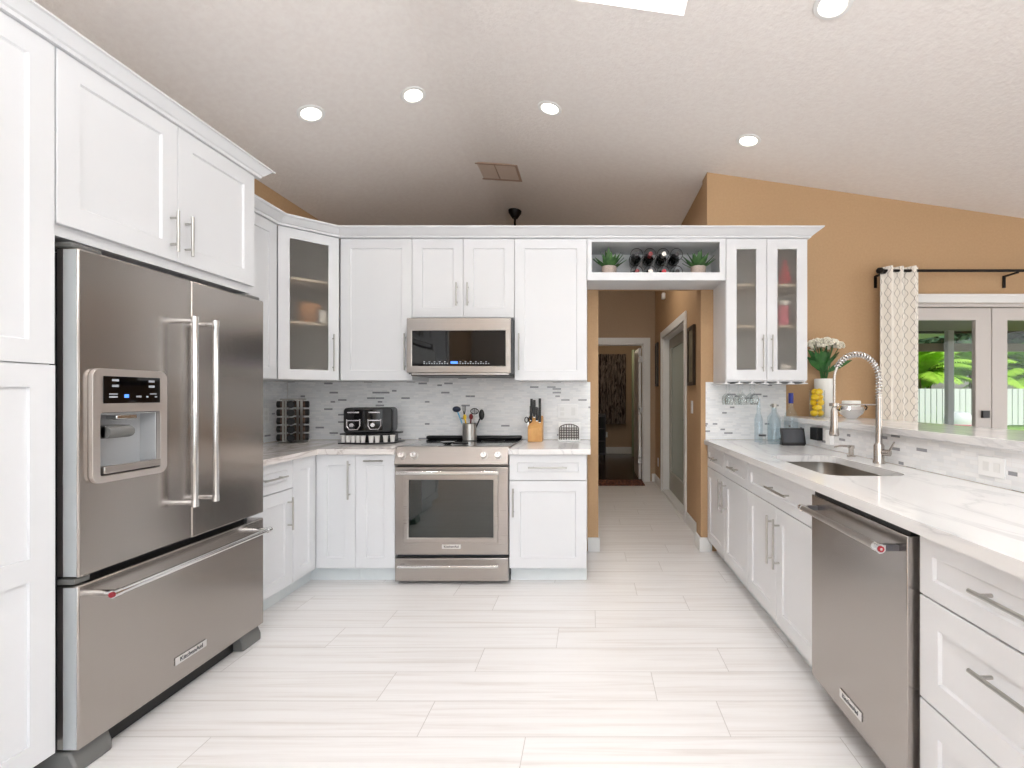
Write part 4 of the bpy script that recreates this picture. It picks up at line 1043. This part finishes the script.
# tablet
tb = thing('smart_display', 'black tablet-style smart display angled on the counter near the bottles', 'smart display', (1.462, 3.42, ZK), math.radians(-4))
mt = Matrix.Rotation(-math.radians(20), 4, 'X')
MB().box(-.085, -.008, .008, .085, .004, .128, mt).build('housing', M['black'], tb, bevel=.003)
MB().box(-.07, -.0092, .022, .07, -.0083, .116, mt).build('screen', M['screen'], tb)
MB().prism([(-.005, 0), (.075, 0), (.03, .085), (.012, .03)], -.08, .08, lambda a, c, d: (d, a, c)).build('speaker_base', M['black'], tb, bevel=.004)
tag(MB().box(1.550, 3.255, .965, 1.589, 3.365, 1.052).build('power_adapter', M['black'], bevel=.004), 'black power adapter plugged into the bar tile beside the smart display', 'adapter')
tag(MB().box(1.556, 3.10, .95, 1.589, 3.155, 1.045).build('power_adapter', M['plate'], bevel=.004), 'white power adapter on the bar tile right of the black adapter', 'adapter')

# ================================================================== ITEMS ON THE BAR LEDGE
ZL = 1.1065
vs = thing('cylinder_vase', 'tall white cylindrical vase with green-stemmed white flowers on the ledge', 'vase', (1.858, 3.79, ZL))
MB().lathe([(0, 0), (.068, 0), (.071, .004), (.071, .30), (.066, .30), (.064, .02), (0, .02)], 32).build('vase_body', M['vase'], vs, smooth=True)
fl = thing('flower_bouquet', 'bouquet of small white blossoms with dark green leaves in the white vase', 'flowers', (1.858, 3.79, ZL+.022))
rnd = random.Random(5)
b = MB(); heads = []
for i in range(15):
    a = i*2.4; r_ = .125*math.sqrt((i+.3)/15); top = Vector((r_*math.cos(a), r_*math.sin(a)*.5-.01, .565+.015*rnd.random()-2.2*r_*r_))
    b.tube([(.02*math.cos(a), .012*math.sin(a), 0), (.022*math.cos(a), .012*math.sin(a), .28), (top.x*.45, top.y*.45, .42), tuple(top)], .0032, 6); heads.append(top)
b.build('stems', M['leafd'], fl, smooth=True)
b = MB()
for i in range(22):
    a = i*2.4+.3; el = math.radians(rnd.uniform(48, 80)); d = Vector((math.cos(a)*math.cos(el), math.sin(a)*math.cos(el)*.35-.02, math.sin(el))); L_ = rnd.uniform(.17, .22)
    if i == 3: d = Vector((.75, 0, .5)); L_ = .27
    st = Vector((d.x*.03, d.y*.03, .33+.05*rnd.random())); b.blade([st+d*L_*t-Vector((0, 0, .04*t*t)) for t in (0, .25, .5, .75, 1)], [.005, .020, .026, .017, .001], (-math.sin(a)*.5+.4, math.cos(a)*.3, .35), .002)
b.build('leaves', M['leafd'], fl, smooth=True)
for hd in heads:
    b = MB()
    for k in range(10):
        v = Vector((rnd.gauss(0, 1), rnd.gauss(0, 1), rnd.gauss(.3, 1)*.8)); v.normalize(); c_ = hd+v*.030
        for q in range(5):
            aa = q*2*PI/5; t1 = v.orthogonal().normalized(); t2 = v.cross(t1); b.ball(c_+(t1*math.cos(aa)+t2*math.sin(aa))*.0105, .0092, 4, (1, 1, .6))
    b.build('blossom', M['petal'], fl, smooth=True)
# lemon jar
lj = thing('glass_cylinder', 'clear glass cylinder filled with lemons, before the white vase', 'jar', (1.742, 3.66, ZL))
MB().lathe([(0, 0), (.056, 0), (.056, .205), (.0535, .205), (.0535, .006), (0, .006)], 32).build('glass', M['glass'], lj, smooth=True)
k = 0
for lv in range(5):
    for s in (0, 1):
        a = lv*1.15+s*PI+.2
        o = MB().lathe([(0, -.032), (.006, -.030), (.019, -.022), (.0265, 0), (.019, .022), (.006, .030), (0, .032)], 16).build('lemon', M['lemon'], None, (1.742+.0255*math.cos(a), 3.66+.0255*math.sin(a), ZL+.0325+lv*.0405), (PI/2, rnd.uniform(0, 3), rnd.uniform(0, 3)), smooth=True)
        o.rotation_euler = (rnd.uniform(-.3, .3), PI/2, a+PI/2)
        tag(o, 'whole yellow lemon in the clear glass cylinder', 'lemon', 'lemons in the glass cylinder')
# silver bowl
sb = thing('sugar_bowl', 'round silver lidded pot with side handles on the ledge behind the faucet', 'pot', (1.895, 3.46, ZL))
MB().lathe([(0, 0), (.035, 0), (.038, .006), (.075, .035), (.088, .065), (.078, .088), (.072, .09), (0, .09)], 32).build('body', M['chrome'], sb, smooth=True)
MB().lathe([(0, .0905), (.06, .0905), (.062, .125), (.058, .13), (0, .13)], 32).build('lid', M['vase'], sb, smooth=True)
for s in (-1, 1): MB().tube([(s*.082, 0, .06), (s*.108, 0, .066), (s*.115, 0, .082), (s*.10, 0, .094)], .005, 8).build('handle', M['iron'], sb, smooth=True)

# ================================================================== CURTAIN & ROD
def curtain_mat():
    m = mat('trellis_print_cream_cloth', (232, 222, 208), .85)
    tc = nd(m, 'ShaderNodeTexCoord'); sp = nd(m, 'ShaderNodeSeparateXYZ'); lk(m, tc.outputs['UV'], sp.inputs[0])
    def mth(op, a, b=None):
        n = nd(m, 'ShaderNodeMath', operation=op)
        for i, v in enumerate((a, b)):
            if v is None: continue
            if isinstance(v, (int, float)): n.inputs[i].default_value = v
            else: lk(m, v, n.inputs[i])
        return n.outputs[0]
    s = mth('MULTIPLY', mth('SINE', mth('MULTIPLY', sp.outputs[1], 2*PI/.095)), .0115)
    def line(u, off):
        q = mth('FRACT', mth('DIVIDE', mth('ADD', u, off), .062)); return mth('LESS_THAN', mth('ABSOLUTE', mth('SUBTRACT', q, .5)), .03)
    l = mth('MAXIMUM', line(mth('ADD', sp.outputs[0], s), 0), line(mth('SUBTRACT', sp.outputs[0], s), 0.022))
    mx = nd(m, 'ShaderNodeMix', data_type='RGBA'); lk(m, mth('MULTIPLY', l, .7), mx.inputs[0]); mx.inputs[6].default_value = (*s2l((248, 242, 232)), 1); mx.inputs[7].default_value = (*s2l((118, 106, 104)), 1)
    lk(m, mx.outputs[2], bsdf(m).inputs['Base Color']); return m
def curtain(x0, x1, z0, z1, folds, depth, nu=90, nv=10, th=.002, taper=0):
    bm = bmesh.new(); uv = bm.loops.layers.uv.new('UVMap'); grid = []; us = []
    for i in range(nu+1):
        t = i/nu; us.append(t)
    def P(t, z):
        k = 1+taper*(1-(z-z0)/(z1-z0))
        return Vector((x0+(x1-x0)*(t*k), depth*math.sin(2*PI*folds*t)+.008*math.sin(9*t+z), z))
    arc_ = [0]
    for i in range(nu): arc_.append(arc_[-1]+(P(us[i+1], z0)-P(us[i], z0)).length)
    for side in (0, 1):
        grid = [[bm.verts.new(P(t, z0+(z1-z0)*j/nv)+Vector((0, side*th, 0))) for j in range(nv+1)] for t in us]
        for i in range(nu):
            for j in range(nv):
                fce = bm.faces.new([grid[i][j], grid[i+1][j], grid[i+1][j+1], grid[i][j+1]]); fce.smooth = True
                for lp, (a, c) in zip(fce.loops, ((i, j), (i+1, j), (i+1, j+1), (i, j+1))): lp[uv].uv = (arc_[a], z0+(z1-z0)*c/nv)
    me = bpy.data.meshes.new('curtain'); bm.to_mesh(me); bm.free(); return me
me = curtain(-.145, .165, 0, 2.275, 3.3, .026); me.materials.append(curtain_mat())
o = bpy.data.objects.new('curtain', me); COL.objects.link(o); o.location = (2.445, 3.775, .02); tag(o, 'cream trellis-print curtain panel hanging left of the french doors', 'curtain')
rd = thing('curtain_rod', 'black curtain rod with brackets above the french doors', 'curtain rod', (3.42, 3.775, 2.262))
MB().cyl((-1.10, 0, 0), (1.1, 0, 0), .011).build('rod', M['iron'], rd, smooth=True)
for s in (-1, 1): MB().ball((s*1.125, 0, 0), .026, 5, (1.2, 1, 1)).build('finial', M['iron'], rd)
for x_ in (-1.09, -.04, 1.09): MB().box(x_-.010, -.006, -.022, x_+.010, .123, -.0115).box(x_-.011, .115, -.11, x_+.011, .123, -.0225).build('bracket', M['iron'], rd)

# ================================================================== HALL AND BEDROOM
def picture(label, y, z, w, h):
    p = thing('framed_picture', label, 'picture', (HX-.001, y, z), -R90)
    MB().holed([(-w/2, -h/2), (w/2, -h/2), (w/2, h/2), (-w/2, h/2)], [(-w/2+.035, -h/2+.035), (-w/2+.035, h/2-.035), (w/2-.035, h/2-.035), (w/2-.035, -h/2+.035)], -.025, 0, lambda a, c, d: (a, d, c)).build('frame', mat('dark_bronze_frame', (60, 46, 34), .4), p, bevel=.003)
    MB().box(-w/2+.035, -.012, -h/2+.035, w/2-.035, -.003, h/2-.035).build('print', speck('muted_print', (150, 140, 110), (90, 90, 70), 12, .3), p)
picture('tall dark-framed picture on the hall wall before the side door', 4.52, 1.65, .28, .56)
picture('narrow dark-framed picture on the hall wall near the end doorway', 6.85, 1.72, .22, .62)
tag(MB().box(HX-.045, 6.12, 2.52, HX-.002, 6.2, 2.60).build('motion_sensor', M['plate'], bevel=.01), 'small white sensor high on the hall wall', 'sensor')
rug = thing('runner_rug', 'red-brown patterned mat lying in the end doorway', 'rug', (.36, 6.96, .001))
m = mat('persian_rug_weave', (120, 70, 50), .9); n_ = noise(m, coords(m, (1, 1, 1)), 22, 2); lk(m, ramp(m, n_, [(.4, (70, 30, 26)), (.5, (150, 96, 70)), (.6, (60, 50, 60))], 'CONSTANT'), bsdf(m).inputs['Base Color'])
MB().box(-.42, -.22, 0, .42, .22, .010).build('pile', m, rug, bevel=.003)
def bedroom_curtain(name, label, x0, x1, z0, z1, y, folds, m):
    me = curtain(0, x1-x0, 0, z1-z0, folds, .05, 60, 6); me.materials.append(m)
    o = bpy.data.objects.new(name, me); COL.objects.link(o); o.location = (x0, y, z0); tag(o, label, 'curtain')
m = mat('grey_streaked_curtain', (90, 80, 76), .8); n_ = noise(m, coords(m, (14, 1, 1.6)), 1.6, 4, .6, 1.5); lk(m, ramp(m, n_, [(.4, (46, 36, 34)), (.5, (150, 138, 130)), (.6, (60, 48, 44))]), bsdf(m).inputs['Base Color'])
bedroom_curtain('patterned_curtain', 'dark streaked curtain over the bedroom window beyond the end doorway', -.1, .78, .66, 2.18, 10.38, 7, m)
bedroom_curtain('sheer_curtain', 'pale green full-length curtain right in the bedroom beyond the hall', .84, 1.0, .05, 2.2, 9.6, 3, mat('pale_green_sheer', (188, 200, 176), .8))
dr_ = thing('dresser', 'dark wooden dresser at the left in the bedroom beyond the hall', 'dresser', (.02, 9.9, 0))
MB().box(-.35, -.25, .08, .30, .25, .90).build('case', mat('dark_stained_wood', (34, 20, 16), .35), dr_, bevel=.004)
for s in (-.32, .27): MB().box(s-.02, -.23, 0, s+.02, -.19, .079).build('leg', M['iron'], dr_)
for k in range(3): MB().box(-.33, -.262, .12+k*.25, .28, -.2505, .35+k*.25).build('drawer', M['iron'], dr_, bevel=.003)
lamp('hall_fill_lamp', 'AREA', (.35, 5.1, 2.95), 9, (1, .9, .78), (0, 0, 0), .3)  # unseen lamp added to brighten the dim passage
lamp('bedroom_fill_lamp', 'POINT', (.6, 8.9, 2.3), 14, (1, .85, .65), shadow_soft_size=.2)  # unseen lamp added to lift the bedroom beyond

# ================================================================== OUTDOORS
def slab2(name, m, x0, y0, z0, x1, y1, z1): return struct(MB().box(x0, y0, z0, x1, y1, z1), name, m)
m = speck('lawn_grass', (110, 160, 50), (150, 190, 80), 4, .9); g_ = slab2('lawn', m, 1, YB+.3, -.25, 70, 70, -.12)
slab2('patio_slab', speck('patio_concrete', (200, 192, 180), (188, 180, 168), 6, .8), 1.2, YB+.17, -.115, 7.5, 7.2, -.03)
pr = thing('patio_roof', 'covered patio roof with beam and posts outside the french doors', 'patio roof', (4.2, 5.5, 0))
M['patio'] = mat('patio_greige_paint', (178, 170, 150), .7); M['patiod'] = mat('dark_fascia', (70, 66, 52), .7)
MB().prism([(-1.33, 2.58), (1.5, 2.22), (1.5, 2.30), (-1.33, 2.66)], -3.0, 3.0, lambda a, c, d: (d, a, c)).build('roof_deck', M['patio'], pr)
MB().box(-3.0, 1.40, 1.92, 3.0, 1.5, 2.03).build('beam', M['patio'], pr)
MB().box(-3.0, 1.5, 2.19, 3.0, 1.54, 2.31).build('fascia', M['patiod'], pr)
for x_ in (-2.6, .965, 2.9): MB().box(x_-.04, 1.32, -.03, x_+.04, 1.399, 2.21).build('post', M['trim'], pr)
fe = thing('picket_fence', 'white board fence at the back of the lawn', 'fence', (21, 21.5, -.12))
M['fence'] = mat('white_vinyl_fence', (238, 238, 234), .6)
b = MB()
x_ = -14
while x_ < 30: b.box(x_, 0, .08, x_+.225, .03, 1.72); x_ += .262
b.build('boards', M['fence'], fe)
MB().box(-14, .04, .35, 30, .09, .45).box(-14, .04, 1.4, 30, .09, 1.5).build('rails', mat('fence_rail_grey', (120, 128, 116), .7), fe)
tub = thing('garden_tub', 'white rounded tub on the lawn seen through the left glass door', 'garden tub', (15.6, 20.2, -.12))
MB().lathe([(0, 0), (.45, 0), (.52, .3), (.50, .5), (.38, .68), (0, .74)], 24).build('shell', M['vase'], tub, smooth=True)
MB().lathe([(.50, .14), (.53, .16), (.525, .20), (.50, .20), (.50, .14)], 24).build('band', M['pink'], tub, smooth=True)
def palm(label, x, y, h, seed, n=16, L=1.6, m_=None, group='leafy palms beyond the patio'):
    rnd = random.Random(seed); p = thing('garden_palm', label, 'palm', (x, y, -.12), 0, group)
    MB().tube([(0, 0, 0), (.05, 0, h*.5), (0, .03, h)], [.10, .08, .07], 8).build('trunk', mat('palm_trunk_%d' % seed, (120, 110, 70), .8), p)
    for i in range(n):
        b = MB()
        a = i*2.4+rnd.random()*.4; el = rnd.uniform(.15, 1.45); pts_ = []
        for j in range(9):
            t = j/8; r_ = L*t*math.cos(el*(1-t*.3)); pts_.append(Vector((math.cos(a)*r_, math.sin(a)*r_, h+L*(math.sin(el)*1.1*t-.6*t*t))))
        b.tube(pts_, [.012-.001*j for j in range(9)], 5)
        sdv = Vector((-math.sin(a), math.cos(a), 0))
        for j in range(1, 25):
            t = j/25*8; i0 = int(t); q = pts_[i0].lerp(pts_[min(8, i0+1)], t-i0); dirv = (pts_[min(8, i0+1)]-pts_[i0]).normalized(); ll = .27*L*math.sin(PI*(j/26)**.7)+.06
            for s in (-1, 1):
                e = q+sdv*s*ll*.8+dirv*ll*.5-Vector((0, 0, ll*.35)); b.blade([q, q.lerp(e, .5)+Vector((0, 0, .02)), e], [.014*L, .024*L, .002], dirv, .001)
        b.build('frond', m_, p)
    return p
gy = speck('yellow_green_frond', (150, 205, 40), (190, 230, 80), 3, .6); gm = speck('green_frond', (70, 130, 50), (120, 170, 70), 3, .6)
palm('yellow-green palm behind the fence, left of the patio post', 17.0, 24.6, 2.3, 1, 30, 3.1, gy)
palm('yellow-green palm behind the fence, between the patio post and the door stile', 20.1, 25.2, 2.5, 2, 30, 3.2, gy)
palm('yellow-green palm behind the fence, through the right glass door', 23.0, 24.6, 2.5, 3, 32, 3.2, gy)
def tree(label, x, y, h, r, seed, m_):
    rnd = random.Random(seed); p = thing('garden_tree', label, 'tree', (x, y, -.12), 0, 'trees behind the fence')
    MB().tube([(0, 0, 0), (.1, 0, h*.4), (0, .1, h*.7)], [.2, .15, .1], 8).build('trunk', mat('tree_bark_%d' % seed, (92, 80, 64), .9), p)
    b = MB()
    for i in range(2600):
        v = Vector((rnd.gauss(0, 1), rnd.gauss(0, 1), rnd.gauss(0, 1))).normalized()*r*rnd.random()**.4; c_ = Vector((v.x, v.y, h*.72+v.z*.8))
        d = Vector((rnd.gauss(0, 1), rnd.gauss(0, 1), rnd.gauss(0, .6))).normalized(); s_ = rnd.uniform(.25, .5)
        b.blade([c_, c_+d*s_, c_+d*s_*2], [.05, .20, .01], d.orthogonal(), .004)
    b.build('foliage', m_, p)
ld = speck('tree_foliage', (46, 78, 46), (92, 128, 84), 1.5, .7)
for i, (x_, y_, h_, r_) in enumerate([(21.0, 32, 7.2, 3.5), (26.2, 37, 8.5, 4.2), (29.5, 31, 7.4, 3.5), (36.5, 34, 8.4, 4.0)]):
    tree(['broad leafy tree behind the fence, far left through the glass', 'broad leafy tree behind the fence, second from left through the glass', 'broad leafy tree behind the fence at the door stile', 'broad leafy tree behind the fence at the right edge'][i], x_, y_, h_, r_, 20+i, ld)
